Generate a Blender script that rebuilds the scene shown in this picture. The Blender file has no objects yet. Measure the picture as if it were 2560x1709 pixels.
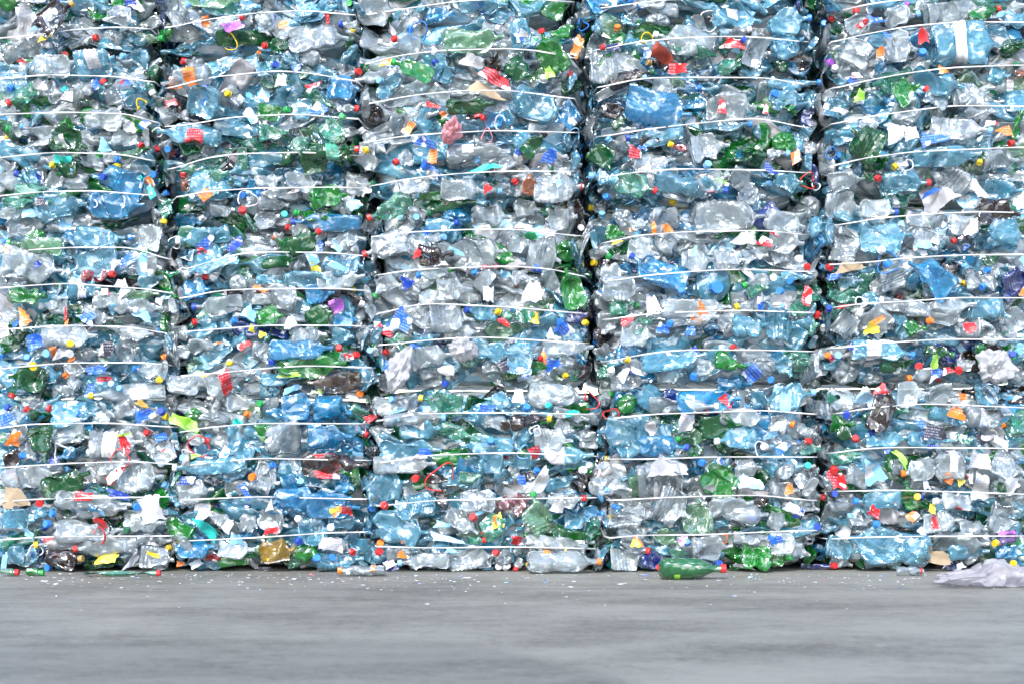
DATA = """
T 0 0
B 330 230 660 45 220 n d
B 980 130 1250 200 200 c -
B 1560 200 1740 60 240 c l
B 1900 200 2235 180 80 c r
B 910 420 1400 400 110 l -
B 1130 360 1497 373 100 p g
B 620 390 890 345 100 c r
F 608 530 95 G r
B 20 480 470 430 160 c w
B 330 620 700 560 180 c -
B 700 620 1060 540 230 l -
B 1330 560 1135 490 180 l l
E 1240 770 80 l
B 1080 1000 970 750 230 c r
B 330 800 80 940 130 e r
B 520 930 375 725 140 c t
B 750 920 610 815 160 c t
B 1920 700 1480 780 170 c - Lo
B 1850 600 1690 545 130 c r
B 1560 1110 1400 860 150 c w
B 1590 990 1730 1100 160 c -
B 1720 880 2060 1000 230 l -
B 2190 960 2090 870 150 c y
B 800 1060 1190 1100 170 c -
B 500 1250 800 1340 200 G -
B 640 1130 560 1180 130 g -
B 1990 1240 1450 1210 150 l -
B 1660 1380 1890 1330 150 G -
B 1050 1240 1300 1315 150 c r
B 250 1150 78 1195 140 c g
B 1120 1440 1370 1360 60 G -
B 700 1520 487 1515 130 G y
B 1250 1500 1085 1455 150 c b
B 900 1570 895 1425 120 c g
B 600 1395 775 1420 60 G k
B 240 760 95 800 140 l b
P 230 130 170 150 30 w
P 220 240 200 160 60 w
P 420 335 150 90 15 y
P 1255 60 150 100 -35 w
P 2140 240 170 90 20 v
P 1885 200 80 90 0 o
P 1570 940 110 110 10 r
P 1610 770 140 120 -10 o
P 210 560 130 50 -20 r
P 380 790 120 100 -20 w
P 620 880 110 110 -15 w
P 1190 1165 130 100 -20 w
P 955 1330 130 140 -3 L
P 580 1470 200 110 10 t
P 1060 1530 120 80 20 y
P 880 780 100 90 -60 b
P 1160 760 90 90 0 b
H 2110 390 70 y
H 1290 960 50 y
H 1440 1215 50 w
T 1 0
B 330 330 850 330 200 c -
B 960 90 1290 120 220 c -
E 1430 130 110 c
B 1560 110 1830 120 160 b -
B 1880 30 2310 40 150 l -
B 1500 420 1278 345 150 c r
F 1430 265 90 c b
B 1740 390 2270 340 190 p -
B 2080 230 2230 260 90 c w
B 1600 700 1270 560 130 g g
B 1800 700 1630 600 170 l B
B 2190 720 2190 480 180 n -
B 1770 990 2180 960 130 G -
B 10 1010 290 1040 130 g g
B 350 1010 560 1010 170 l -
E 1070 1060 95 n
B 700 960 920 1010 90 c r
B 680 760 950 800 220 b -
B 1260 860 1150 735 240 l l
B 1280 640 920 760 110 c -
B 800 640 940 670 120 c r
B 0 660 180 600 130 l B
B 250 560 420 460 180 l y
B 440 520 640 560 170 c -
B 330 380 80 420 120 G r
B 820 430 893 295 70 G y
B 930 220 780 235 90 c B
B 640 1240 800 1080 200 e p
B 330 1370 470 1250 150 e -
B 400 1480 710 1450 170 G -
B 560 1400 920 1378 130 G r Le
B 1070 1310 980 1195 100 c w
B 1000 1520 1100 1340 200 c -
B 1180 1340 1005 1375 140 c y
B 1430 1440 1280 1475 120 c r
B 2200 1480 2030 1485 80 c l
B 2130 1090 2340 1120 140 b -
B 1930 1050 2085 1085 70 n r
B 1230 1130 1430 1110 180 c -
B 1760 1420 2330 1380 130 c -
B 30 150 100 330 150 c -
B 350 80 600 100 150 l -
B 30 1230 300 1200 160 e -
P 2200 720 380 110 -25 r
P 2100 830 380 150 -15 K
P 230 740 110 120 0 w
P 370 620 90 100 30 b
P 75 880 90 110 -30 L
P 1200 575 180 60 15 y
P 1990 560 200 130 -20 w
P 1560 1310 180 110 -15 b
P 1590 1530 180 90 -10 b
P 250 225 90 90 20 o
P 1620 970 150 60 -20 r
P 1720 1050 90 60 30 o
P 1400 1180 100 130 -30 o
P 2130 1530 330 60 6 t
G 1790 1200 160 260 R
H 2120 1250 60 R
H 2240 1130 60 w
H 1490 290 75 b
T 2 0
B 1520 90 1170 55 110 c b
B 1400 40 1090 30 90 c b
B 560 150 885 62 100 c b
B 360 300 560 230 160 g -
B 430 640 255 305 220 g r
E 550 780 110 G
B 10 600 150 700 190 G -
B 330 870 290 725 250 l w
B 60 900 500 1000 250 l -
B 590 1000 400 1120 200 b - Lw
B 790 520 780 260 180 c l
B 950 410 980 260 140 g o
B 1010 430 830 450 60 B r
B 720 620 1080 640 280 c -
B 1900 380 1310 360 220 c w
E 1350 190 110 c
B 1860 160 2290 180 190 l -
B 2040 290 2180 285 90 c w
B 2349 500 2105 405 260 c B
B 1430 620 1260 560 110 n d
B 910 760 1280 650 110 n G
B 760 880 1220 720 80 c l
B 1900 610 2100 600 110 e -
E 2140 590 95 G
B 1290 830 1500 850 200 c -
B 1040 960 1640 1080 300 b -
B 860 970 1040 1000 180 n -
C 832 1010 w
B 1780 960 2240 980 220 c -
B 680 1140 890 1170 170 c -
B 920 1160 1050 1090 80 G -
B 820 1220 1140 1185 70 c n
B 1560 1200 1065 1265 150 l B
B 1010 1420 905 1270 200 c l
B 780 1400 900 1530 200 G -
B 1640 1380 1990 1300 240 c -
B 1600 1370 1455 1325 70 r y
E 2230 1390 110 G
B 2000 1530 2200 1460 120 G -
B 1120 1500 1500 1480 170 c -
C 1790 1520 l
B 380 1500 640 1530 150 c -
B 110 1430 300 1245 130 G k
B 0 1400 125 1430 150 c d
B 1760 1150 2180 1150 100 l b
B 1180 1320 1420 1310 100 n -
B 20 330 180 300 200 l -
B 20 130 180 100 150 c -
B 1000 170 1230 190 160 l -
B 2100 640 2340 620 150 l -
B 1500 420 1880 520 110 e -
B 20 1300 220 1260 150 l -
P 2040 400 220 100 -10 r
P 1380 500 230 150 -20 Q
P 1520 630 160 100 -5 r
P 1930 960 90 230 -5 r
P 600 430 90 200 -20 o
P 340 670 90 120 20 G
P 470 640 100 90 0 w
P 1130 1400 130 140 10 r
P 350 1430 150 150 -20 b
P 1240 480 90 120 20 b
P 2330 1000 60 120 0 r
P 110 310 90 70 -20 w
H 1800 150 60 w
H 1820 220 60 w
H 1240 360 60 y
H 650 230 50 b
H 555 1250 60 l
T 3 0
B 250 50 660 25 80 G r
B 1050 40 1270 40 110 l v
B 1330 30 1540 50 110 c - Ly
B 1430 170 2000 60 220 c -
B 1840 170 2115 85 90 g r
B 2349 180 2130 160 130 l l
B 850 320 805 105 220 c r
B 660 290 570 185 140 G r
B 740 590 900 340 230 c -
B 1100 180 1370 155 170 c l
B 1140 420 1340 440 230 c -
B 1500 400 2150 370 330 l - Lw
E 2270 460 110 G
B 20 200 375 175 200 l b
B 60 420 330 380 220 l -
E 130 600 70 G
B 670 770 615 630 180 l w
B 700 560 570 480 150 p -
B 0 770 465 770 80 l b
C 55 860 b
B 1190 890 1390 800 200 g -
B 1660 960 1445 835 210 c r
B 1720 900 2030 870 230 c -
B 1350 720 1800 800 200 l -
B 2349 690 2265 610 100 o G
B 610 1080 690 850 200 l - Lw
B 830 900 880 760 150 G -
B 1050 1400 760 1200 260 G -
B 1280 1100 1330 920 200 c -
B 1500 1150 2020 1215 170 c l
B 1840 1000 2110 1040 170 c -
B 2270 1280 2340 1020 80 g -
B 2349 1250 2220 1310 90 c r
B 330 1130 400 980 110 B -
E 170 1300 115 g
E 370 1340 85 c
B 0 1430 175 1395 130 c l
F 620 1440 60 l b
B 480 1420 560 1250 130 m -
B 880 1500 1110 1470 130 G -
B 1260 1470 1155 1530 120 c y
B 1330 1450 1950 1430 150 l -
B 1980 1480 2300 1470 170 c -
B 2000 1400 1930 1490 60 G y
B 2060 650 2190 720 160 l -
B 40 960 330 860 180 l -
B 900 1150 1010 1060 150 c -
B 230 1000 140 920 90 g -
C 560 580 v
C 1415 490 b
P 990 180 170 100 12 b
P 850 880 90 130 -20 G
P 1520 1270 280 130 10 b
P 1170 1230 140 200 -10 w
P 1310 1220 150 180 10 w
P 810 690 110 70 10 r
P 1430 330 110 150 0 r
P 1605 640 90 100 5 o
P 1030 480 90 90 10 o
P 1090 320 80 70 20 b
P 940 70 140 80 55 w
P 1790 875 60 30 5 w
P 2050 1130 140 60 0 r
H 590 1420 70 b
H 1280 1520 60 w
T 0 1
B 350 100 155 45 150 l B
B 660 160 670 0 230 c l
B 1300 170 850 40 220 b -
C 950 55 B
B 150 190 420 160 110 e -
B 20 290 300 270 120 e - Lr
B 620 220 430 290 70 e -
B 320 330 800 290 200 l -
B 830 310 1330 330 190 b -
B 430 480 940 480 150 c -
B 320 400 40 640 190 c b
B 1500 230 1490 470 170 e y
B 820 530 1270 440 70 G -
B 1750 90 2230 120 180 l -
B 1690 190 1680 40 60 o r
B 1730 230 2200 230 90 l -
F 2250 240 60 l b
B 1930 330 2170 350 130 c -
B 1620 430 1850 480 180 b -
C 2225 370 r
B 240 610 400 570 100 g -
B 560 700 90 665 130 p g
B 700 600 1160 620 180 l -
B 1470 620 1205 595 190 c b
B 1080 800 630 920 210 l w
B 20 830 560 940 240 c -
B 740 960 1040 945 100 r r
B 1180 820 1500 880 200 c -
B 2100 560 1640 660 150 l w
B 1740 810 2100 700 180 l -
B 2160 780 1720 940 100 l w
B 1900 970 2040 860 130 c n
B 1790 980 1885 985 90 m r
B 1680 1080 1930 1080 160 b -
E 2150 1030 90 c
B 100 1130 410 1165 160 g G
B 620 1060 930 1100 220 l -
B 1070 1140 1470 1140 110 p -
B 840 1180 1260 1270 160 c w
B 620 1220 380 1220 160 c w
B 1670 1380 1610 1200 210 c o Lo
B 2230 1230 1790 1260 150 c B
B 2080 1370 1790 1390 130 l r
B 2000 1430 1720 1480 120 l -
B 130 1490 230 1400 170 G -
B 380 1500 900 1500 180 c -
B 1720 1480 1485 1455 130 c b
B 760 1300 1030 1380 150 c -
B 2000 1400 2155 1375 120 l b
B 1830 60 2100 40 130 e -
B 60 1080 250 1020 120 c -
B 1300 1060 1480 960 150 l -
B 20 370 200 440 100 c -
B 1100 1480 1420 1500 130 c -
B 1100 1220 1500 1260 110 c -
P 1270 70 100 80 30 t
P 1370 110 80 110 30 o
P 1390 200 80 120 20 t
P 1170 820 150 100 30 b
P 1050 850 140 100 40 w
P 800 1340 240 130 -35 b
P 225 1350 110 170 10 o
P 1310 1320 190 90 -25 L
P 320 1540 140 80 0 b
P 2310 1450 80 60 -20 y
P 2290 1310 150 120 -30 L
P 1110 1030 150 80 -10 w
P 1140 1110 150 80 25 w
P 960 1110 90 60 0 r
P 600 1310 40 120 -10 r
P 370 280 120 80 -20 k
P 80 730 130 70 10 o
P 280 390 160 90 0 L
P 40 1450 110 180 0 w
H 830 290 55 w
H 1110 290 55 w
H 1610 660 55 w
H 1700 945 55 w
H 2270 260 80 w
T 1 1
B 0 100 250 80 160 c -
B 280 90 600 110 160 c -
B 820 100 1070 150 170 c G
F 1190 170 65 l n
B 1320 170 1650 60 130 c -
B 1700 140 2120 180 150 c -
B 2080 160 2330 130 100 c -
B 2349 180 2240 205 90 c l
B 380 210 25 215 90 c b
B 520 260 840 230 190 g -
B 30 290 300 300 150 c -
B 0 440 220 420 170 c -
C 262 405 t
B 700 390 370 400 120 g g
B 950 480 350 470 130 b B
B 1420 250 1045 450 170 e r
B 1510 240 1760 220 80 g -
B 1430 320 2020 290 110 G -
E 1850 440 130 b
C 1855 280 b
F 1465 440 90 c l
B 1410 400 1590 370 160 c G
B 1990 400 2340 420 170 c -
B 1560 520 1840 500 150 l B
B 1000 560 1120 400 190 c -
B 290 710 590 580 160 G r
B 480 560 290 535 120 c r
B 100 640 250 590 140 c -
B 640 580 1010 620 170 c -
B 720 820 980 880 220 l -
E 850 780 110 c
B 1370 640 1000 770 230 c r
B 1490 760 1790 765 160 n k
B 1900 760 2270 740 280 c -
B 60 860 380 800 90 G -
B 280 850 450 880 140 c -
B 0 1000 250 1020 100 l -
B 270 1000 700 1000 130 l -
B 560 1020 1010 980 140 c -
B 1260 980 1080 1130 150 c g
E 1400 1130 95 c
B 1760 940 1490 950 100 c b
B 1500 1150 1810 1180 130 c -
B 2160 1040 2015 930 200 c b
B 130 1140 420 1180 200 c -
B 450 1130 720 1120 130 b -
B 40 1330 250 1330 180 g -
B 480 1380 700 1280 170 G -
B 1110 1300 975 1215 140 c w
B 1600 1340 2000 1350 220 c -
B 2200 1310 1940 1280 130 l B
B 2349 1330 2220 1300 100 e y
B 940 1510 1120 1500 170 c -
B 1450 1540 1690 1520 130 l -
B 1720 1500 2050 1480 130 c -
B 330 1500 650 1490 160 c -
B 680 1500 900 1520 150 l -
B 720 1370 930 1370 130 b -
B 1650 1090 1990 1080 170 c -
B 740 280 880 380 130 c -
B 1580 640 1720 620 100 c l
B 1040 1060 1080 930 140 c -
B 2130 310 2340 270 110 l -
P 740 700 130 70 -35 L
P 780 890 260 60 -20 L
P 2120 160 100 80 30 r
P 350 190 120 30 0 r
P 1490 740 70 140 -15 r
P 545 900 90 160 25 y
P 740 1240 130 150 20 v
P 1340 1380 200 220 -25 b
P 2280 1390 150 60 -30 r
P 1120 1420 90 90 30 r
P 1210 1490 110 80 -30 r
P 60 1500 70 80 10 y
P 1570 560 80 60 20 b
P 590 700 60 120 -10 b
P 900 310 130 100 30 L
P 1010 190 130 80 20 L
P 1700 850 150 70 0 w
P 1120 690 200 130 25 w
P 1620 40 110 80 0 w
P 2150 880 180 40 5 r
P 2290 950 130 70 5 L
P 310 1390 150 100 20 w
P 2130 1130 110 150 0 w
H 590 560 60 R
T 2 1
B 160 220 170 40 130 o -
B 200 170 660 160 200 c n
B 70 220 35 100 100 c r
B 1010 60 720 60 160 l l
B 980 100 1310 160 190 e r
B 1330 80 1950 205 180 l B
B 1400 150 1780 220 160 c -
B 2000 60 2200 150 200 c -
B 2080 180 2320 250 180 c -
F 960 280 70 l n
B 1340 280 1010 280 110 l -
C 870 245 b
B 850 330 720 330 100 c y
C 1475 290 y
B 1680 440 2320 430 280 c -
B 1300 460 1620 430 200 c -
E 1010 430 105 c
B 790 580 800 400 160 c l
B 870 560 1030 580 130 g -
B 300 410 390 335 90 G n
C 340 310 l
B 330 440 600 440 200 c -
B 30 350 260 350 150 c -
E 505 770 115 g
B 590 1240 480 900 180 g -
B 180 740 420 800 280 c -
B 0 640 150 680 170 c -
B 720 780 1080 620 90 c -
B 970 700 885 790 80 G g
B 900 860 750 850 90 n y
E 1400 650 115 c
B 1070 700 1350 760 200 c -
B 1600 1050 1090 810 230 b B
B 820 950 1050 920 170 c -
B 830 1080 1200 1100 200 c -
B 1560 820 1850 810 170 c -
B 1850 830 2140 830 170 c -
B 2100 820 2349 780 160 c -
F 1840 1070 170 l b
B 2349 990 2130 1040 100 c g
B 2170 1120 2349 1060 100 e -
B 2180 1200 2349 1180 170 c -
B 2220 1250 2060 1250 90 c y
B 1380 1260 2010 1240 150 c -
B 1450 1370 1900 1340 120 c -
B 880 1260 1110 1240 180 e -
B 1190 1380 1300 1370 90 e -
B 500 1330 690 1330 130 B -
C 675 1395 y
B 50 1340 200 1330 150 e -
B 950 1410 785 1475 90 c r
B 1000 1470 1320 1500 200 c -
B 2050 1430 2349 1420 180 l -
E 1830 1440 70 b
B 1130 1500 1180 1360 110 e -
B 1640 1510 1760 1480 90 c -
B 560 650 640 900 110 l -
B 300 950 450 1150 140 c -
B 20 1000 200 990 150 c -
B 1100 540 1250 480 130 c -
B 2150 330 2330 300 130 l -
B 1700 110 2000 60 150 c -
C 1450 1400 b
C 1560 1110 b
C 800 1130 b
C 805 1185 w
P 1920 90 140 80 -20 G
P 1300 520 50 140 5 o
P 1420 530 80 90 30 o
P 1090 540 40 40 10 o
P 190 1110 190 220 -10 w
P 1290 1230 180 170 10 m
P 1060 1370 150 90 30 r
P 215 1350 90 130 -10 y
P 480 1450 200 160 -30 b
P 1390 1450 130 110 -10 b
P 2160 930 180 60 -35 w
P 110 510 160 60 -10 w
P 960 650 120 50 20 y
P 2150 620 250 120 -10 w
P 1640 1470 80 90 0 b
P 330 560 150 110 -15 w
H 720 110 60 l
H 1060 250 55 l
T 3 1
B 70 90 310 130 160 l -
B 570 150 880 60 200 c -
B 890 15 1010 65 100 G r
B 1050 110 1465 105 190 l r
B 1600 50 1900 200 230 c -
B 1980 200 2340 200 180 l -
B 1050 260 1360 220 190 e - Lw
E 380 340 120 c
B 530 330 860 330 230 c -
B 880 320 1170 390 170 c B
B 1950 370 2310 390 190 n -
B 0 430 340 520 170 c -
B 840 580 1330 600 260 l -
B 660 850 680 520 260 c -
C 1035 735 w
B 1180 1060 1110 850 230 c b
B 1370 600 1650 600 200 c -
B 1680 490 2000 500 180 c -
B 2070 590 2349 600 260 l -
B 1820 600 1700 640 60 n r
B 1720 1120 1300 830 230 b -
C 560 885 r
C 360 880 r
C 280 810 w
B 370 740 510 800 160 c -
B 130 960 400 970 80 l -
C 50 980 w
C 205 1010 b
C 115 1105 b
B 240 1240 400 1220 140 e -
B 420 1180 430 1010 110 e -
B 650 1120 510 970 150 G k
B 560 1140 790 1190 130 e -
B 1060 1440 850 1290 240 c w
B 960 1080 1250 1040 150 c -
B 1130 990 1290 960 120 c -
B 650 1340 830 1480 220 c -
C 450 1320 r
B 640 1330 495 1425 140 l w
B 0 1430 240 1420 250 l -
B 270 1400 460 1420 190 e -
B 1290 1250 1900 1230 150 c -
B 1500 1330 1780 1400 200 c -
B 1800 1370 2060 1400 250 c -
B 1900 1230 2220 1330 200 l -
B 1275 1480 1440 1430 170 g -
C 1480 1380 o
B 1310 1370 1115 1385 120 l w
B 1900 1060 1825 870 170 c l
B 2110 950 2010 905 120 c b
B 2080 980 1980 1080 150 c b
B 2240 1020 2349 960 250 B -
B 2120 1080 2180 850 180 l -
B 1990 850 2130 780 80 G -
B 2220 1400 2349 1350 200 c -
F 540 1530 50 c n
B 660 1010 870 1000 140 l -
B 20 600 330 680 200 c -
B 1080 250 1130 400 100 l -
B 2000 300 2180 300 150 l -
B 1050 1200 1350 1300 110 c -
B 870 1180 1040 1170 110 l w
B 1180 1440 1320 1520 130 l -
B 60 820 240 770 130 c -
P 1560 250 350 250 25 m
P 1870 270 200 180 40 L
P 1490 200 190 50 30 b
P 1430 680 150 100 -15 L
P 1850 520 130 150 10 w
P 760 880 310 110 10 K
P 360 1150 110 200 -15 r
P 700 1245 140 30 12 r
P 1000 1380 150 70 25 o
P 960 1450 130 120 -10 y
P 1420 740 60 110 20 w
P 70 580 120 40 -20 r
P 610 970 130 60 10 b
P 1820 700 70 30 30 b
P 1930 160 120 200 20 w
H 370 90 70 r
H 430 140 50 w
H 850 1220 50 w
H 1110 850 95 b
T 0 2
P 320 30 160 100 10 b
C 255 150 b
C 640 20 y
C 635 105 w
C 425 105 l
P 500 90 90 130 25 o
P 660 150 60 80 -10 o
P 560 100 110 130 0 m
P 965 70 160 140 0 k
B 1070 90 1280 80 180 c -
B 1720 40 1500 130 160 c o
B 1750 60 2000 30 120 c -
B 1800 300 1800 170 170 p -
P 2010 10 80 25 10 y
P 1940 295 220 30 12 y
B 1920 420 2349 260 190 c -
B 1560 390 1900 400 150 c -
B 2180 290 2110 205 120 c y
B 380 310 90 300 180 G -
C 305 220 y
B 390 320 540 290 190 l -
P 880 255 180 100 5 b
P 960 340 140 60 5 r
B 720 400 600 310 120 c o
B 480 430 720 440 170 c -
B 580 280 800 250 120 c -
B 1520 260 1240 260 130 c b
C 1510 295 l
C 1460 350 y
B 1520 430 850 490 130 c y
C 1105 430 l
C 1025 390 l
P 830 440 100 120 -10 b
B 150 370 105 490 90 G r
B 390 540 150 520 150 c -
B 290 450 480 490 100 G -
B 220 700 90 585 130 c B
P 60 700 120 150 20 b
B 430 730 245 630 110 G r
B 330 630 450 595 170 c r
B 500 650 890 650 210 l -
B 900 640 1010 650 180 c -
B 1050 620 1290 600 160 c -
P 1310 570 150 60 -30 d
P 1330 665 160 110 25 b
B 1290 660 1525 690 130 c y
C 1485 640 B
P 1690 740 280 120 -25 G
E 1770 655 75 g
E 1940 700 130 c
F 1635 525 40 G r
B 2349 720 2265 665 120 c o
P 2170 730 160 80 10 t
B 370 780 420 1090 200 G -
B 490 860 840 860 200 c -
P 130 880 110 180 -25 o
B 40 900 240 870 140 c -
B 40 1090 215 1040 130 n b
B 690 1030 560 1040 130 b -
H 560 1000 80 w
B 700 1000 825 1000 120 l w
B 830 930 1300 930 220 c -
P 1140 920 90 170 10 r
P 1130 850 180 20 10 G
B 1500 960 1355 830 130 c r
B 1390 1050 1620 900 220 c -
H 1820 950 80 r
P 1790 1040 90 60 20 G
P 1080 1190 300 100 45 r
H 1100 1080 80 r
B 380 1380 820 1200 210 G -
B 50 1270 560 1200 160 c -
P 140 1420 240 190 3 K
C 1680 1065 l
H 1720 1040 60 w
B 2260 1120 1610 1170 130 l w
B 2060 1220 2310 1180 170 l -
C 2320 1235 o
B 1090 1260 1500 1230 220 c -
B 1620 1420 1530 1300 90 l l
B 1530 1340 1640 1480 90 l l
B 1630 1400 1960 1350 190 c -
B 2060 1330 2349 1310 150 c -
B 1890 1240 2040 1290 80 k -
P 1720 1270 150 70 5 B
B 540 1440 1200 1500 140 c -
C 1250 1505 b
P 1090 1400 220 80 -15 B
P 1400 1480 240 180 10 m
B 640 1500 900 1540 90 b -
C 365 1470 r
B 720 1380 960 1350 130 l -
B 2120 940 2349 960 280 l -
B 2000 1080 2150 1040 130 b -
B 1600 560 1830 600 140 c -
B 1880 560 2050 520 150 c -
B 2080 560 2349 560 150 c -
B 1700 900 1900 920 140 c r
B 680 900 820 820 60 G -
B 120 800 280 830 130 c -
B 1350 900 1400 1080 110 c -
B 900 1120 1280 1080 150 c -
B 200 940 330 1080 120 c -
P 1160 980 60 110 5 r
P 1500 990 60 20 40 r
T 1 2
B 150 80 700 60 150 b -
C 760 60 r
B 200 240 830 200 170 g -
C 150 180 B
P 300 300 250 50 0 G
B 960 370 470 390 160 N -
P 630 445 160 50 5 G
P 525 455 50 40 0 r
C 950 470 o
B 950 400 1120 280 200 l -
B 1120 390 1290 350 150 c b
P 1230 230 110 140 0 b
G 1330 250 190 430 m
G 1890 70 250 240 m
B 780 160 920 130 90 c r
B 1060 120 1190 105 100 c r
B 1420 180 1800 100 180 c -
E 1970 190 105 e
B 1510 350 1750 280 170 c -
F 1835 300 45 c n
C 1740 380 B
E 2150 230 95 c
P 2280 220 120 130 25 k
B 2000 60 2349 120 170 l -
B 1110 590 1480 500 180 c -
B 1480 560 1250 540 150 c l
B 1900 580 1515 520 150 e y
P 2120 610 200 80 -5 b
B 1180 720 1715 680 90 c l
B 1330 790 1700 800 170 l -
B 1690 790 1970 880 130 e -
B 1980 870 2220 890 70 e -
C 2150 910 b
B 2349 950 1880 940 140 l -
B 1100 880 1230 800 180 c -
B 1150 1000 1700 980 170 l -
B 1080 1130 1650 1120 130 c -
B 1560 1250 1760 1270 90 n -
H 1700 1240 140 r
C 1468 1250 r
B 1010 1380 1400 1280 280 l -
B 1420 1480 1640 1440 220 l -
B 1690 1350 1720 1530 110 n -
B 1900 1480 2150 1400 220 c -
B 250 620 560 560 200 b -
B 560 640 880 640 200 b -
B 190 600 50 545 150 c g
P 650 540 180 80 -25 w
C 750 575 d
B 20 850 160 800 140 g -
B 880 600 1080 700 140 e -
P 1060 690 140 80 30 r
B 120 900 470 900 260 c -
B 480 880 880 850 230 b -
E 890 950 110 b
B 430 1130 1010 1110 150 n k
P 610 1040 230 40 4 r
P 650 1220 250 60 -5 r
P 740 1150 60 160 0 r
E 600 1140 90 l
B 200 1320 415 1300 200 b l
B 740 1290 900 1330 150 b -
B 0 1240 180 1300 220 c -
B 0 1130 150 1145 120 c b
B 200 1450 600 1420 170 b -
B 600 1420 880 1440 150 b -
P 720 1540 90 60 10 y
C 1065 1510 B
C 1175 1500 r
B 950 800 1090 860 150 l -
B 990 1010 1130 990 110 k -
B 1840 1130 2070 1180 150 b -
B 2080 1080 2349 1120 170 l -
B 1870 1240 2050 1240 120 e -
B 2180 1250 2349 1260 150 l -
B 2200 1480 2349 1440 130 R -
B 20 60 110 200 150 c -
B 50 340 420 330 110 l -
B 30 450 260 440 130 l -
B 2180 560 2349 500 150 l -
B 2100 740 2349 760 120 c -
B 2250 770 2349 760 80 n -
B 1560 1500 1750 1480 130 l -
P 1560 1010 150 60 -10 b
P 1500 1050 160 40 5 w
P 330 430 190 60 20 L
P 1270 720 160 50 15 L
P 1300 620 150 60 5 L
P 890 480 130 110 0 c
P 1460 40 130 50 -10 b
P 850 130 90 50 -20 r
H 960 800 50 R
T 2 2
B 0 130 190 140 250 l -
P 135 285 90 110 5 B
P 60 490 130 170 -10 w
B 300 60 750 60 130 c -
F 515 40 50 c n
B 470 200 270 135 130 c r
B 440 220 700 200 150 c -
B 540 310 710 290 90 e -
B 400 330 490 310 60 G y
B 160 480 700 530 200 c n
H 710 540 75 r
C 340 585 t
C 130 605 b
P 545 650 150 60 15 t
B 0 740 340 690 120 n y
B 1250 260 1065 155 100 c y
B 770 270 930 230 150 e -
C 912 270 w
P 1140 270 150 70 -15 B
B 1210 200 1790 110 150 l -
B 1350 290 1570 300 170 c -
B 1700 230 1870 230 150 c -
C 1670 310 b
B 1880 150 2140 220 150 g -
P 2210 290 130 170 -45 b
E 2310 220 110 c
B 1420 480 1540 500 120 B -
B 1260 590 1870 600 130 c w
E 1075 560 105 g
B 800 530 920 470 130 c g
H 920 670 70 r
B 1540 560 2100 520 170 b -
B 1900 400 2200 380 140 b -
B 1930 680 2349 690 130 c -
P 1600 740 150 220 -8 w
B 1760 800 2110 760 180 G -
B 1650 850 1760 900 120 p -
B 1270 810 780 850 240 l -
C 870 820 b
B 1180 960 1600 965 170 b B
B 1670 900 1520 890 60 G g
B 1600 1020 1760 1000 100 G -
E 1980 970 95 G
B 2240 880 1870 900 160 l w
C 2320 960 w
H 2290 980 60 w
B 670 980 670 760 170 c - Lw
B 180 900 560 900 190 c -
H 220 810 60 w
B 170 1040 750 1040 120 l - Lw
B 770 1050 880 1075 100 b y Lr
P 260 1290 130 360 -35 w
C 645 1175 w
C 715 1130 w
B 580 1340 720 1200 170 n -
C 790 1210 r
B 350 1420 660 1445 130 c r
P 1450 1150 400 200 0 m
B 1140 1300 1630 1280 330 c -
B 760 1250 1100 1350 260 c -
B 1830 1370 2010 1110 270 g k
P 2190 1290 250 150 -5 l
C 1745 1100 b
B 2040 1160 2290 1140 150 c -
B 1850 1480 2200 1470 140 c -
B 2240 1470 2349 1460 110 n -
B 780 1120 870 1100 100 k -
B 300 1330 600 1240 110 l -
B 20 870 190 850 170 l -
B 430 760 560 820 140 c -
B 980 1030 1250 900 120 l -
B 1330 830 1500 780 150 l -
B 2150 830 2349 830 140 b -
B 560 180 430 150 100 c -
B 20 1100 260 1090 130 l -
B 100 1240 230 1190 90 n b
B 900 380 1250 360 130 c -
B 2210 540 2349 520 140 l -
B 800 420 1000 420 120 c -
B 980 100 1180 60 180 b -
B 380 640 700 720 100 c -
B 1290 770 1000 700 130 c -
B 800 150 930 60 170 c -
P 1280 790 110 140 35 w
P 1330 870 60 60 -20 k
P 1780 640 60 60 0 r
P 380 200 150 120 0 b
H 110 1010 60 l
T 3 2
E 280 160 115 e
B 770 60 1320 100 170 l b
B 440 130 780 30 100 c -
C 555 130 o
C 640 130 l
B 1460 40 1690 110 90 G G
B 1030 240 1340 190 110 G -
C 1388 220 r
P 1530 180 100 140 -10 G
P 1650 260 150 80 15 r
C 1750 255 r
G 2080 230 330 330 m
E 740 310 110 c
E 980 355 100 c
B 1580 280 1290 320 110 c o
B 1400 320 1565 345 80 c r
P 480 240 130 170 20 m
B 30 500 410 490 220 l l
B 590 500 840 500 190 c -
P 900 510 180 180 -20 l
P 1045 460 130 160 -40 r
B 980 790 1150 420 190 n k
B 1200 480 1480 470 200 c -
P 1790 500 100 100 20 o
P 1740 650 170 130 -15 o
B 1480 480 1760 500 180 c -
B 1850 690 2220 680 170 c -
B 1950 450 2200 480 200 l -
P 2280 510 130 60 10 w
C 2310 40 l
C 2300 90 l
C 2240 115 B
B 550 760 800 760 160 g -
C 720 665 B
B 1160 810 940 830 90 l B
C 805 890 r
B 900 900 1290 880 120 l -
B 1290 900 1700 920 130 l -
P 1540 830 230 150 -10 k
P 1995 890 200 120 12 k
P 1400 740 90 110 30 b
P 1220 1060 80 220 30 G
B 1500 1150 1245 1210 170 c o
B 1560 1120 1870 1130 230 c -
P 1940 1090 220 170 -10 w
P 1955 1330 180 280 2 w
P 2250 1310 180 180 20 w
B 2130 1060 2349 1180 260 c -
B 580 1060 850 1030 120 e -
C 605 1165 r
P 640 1270 190 150 -5 r
P 980 1190 200 260 20 L
B 1350 1540 1250 1300 140 g G
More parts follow.
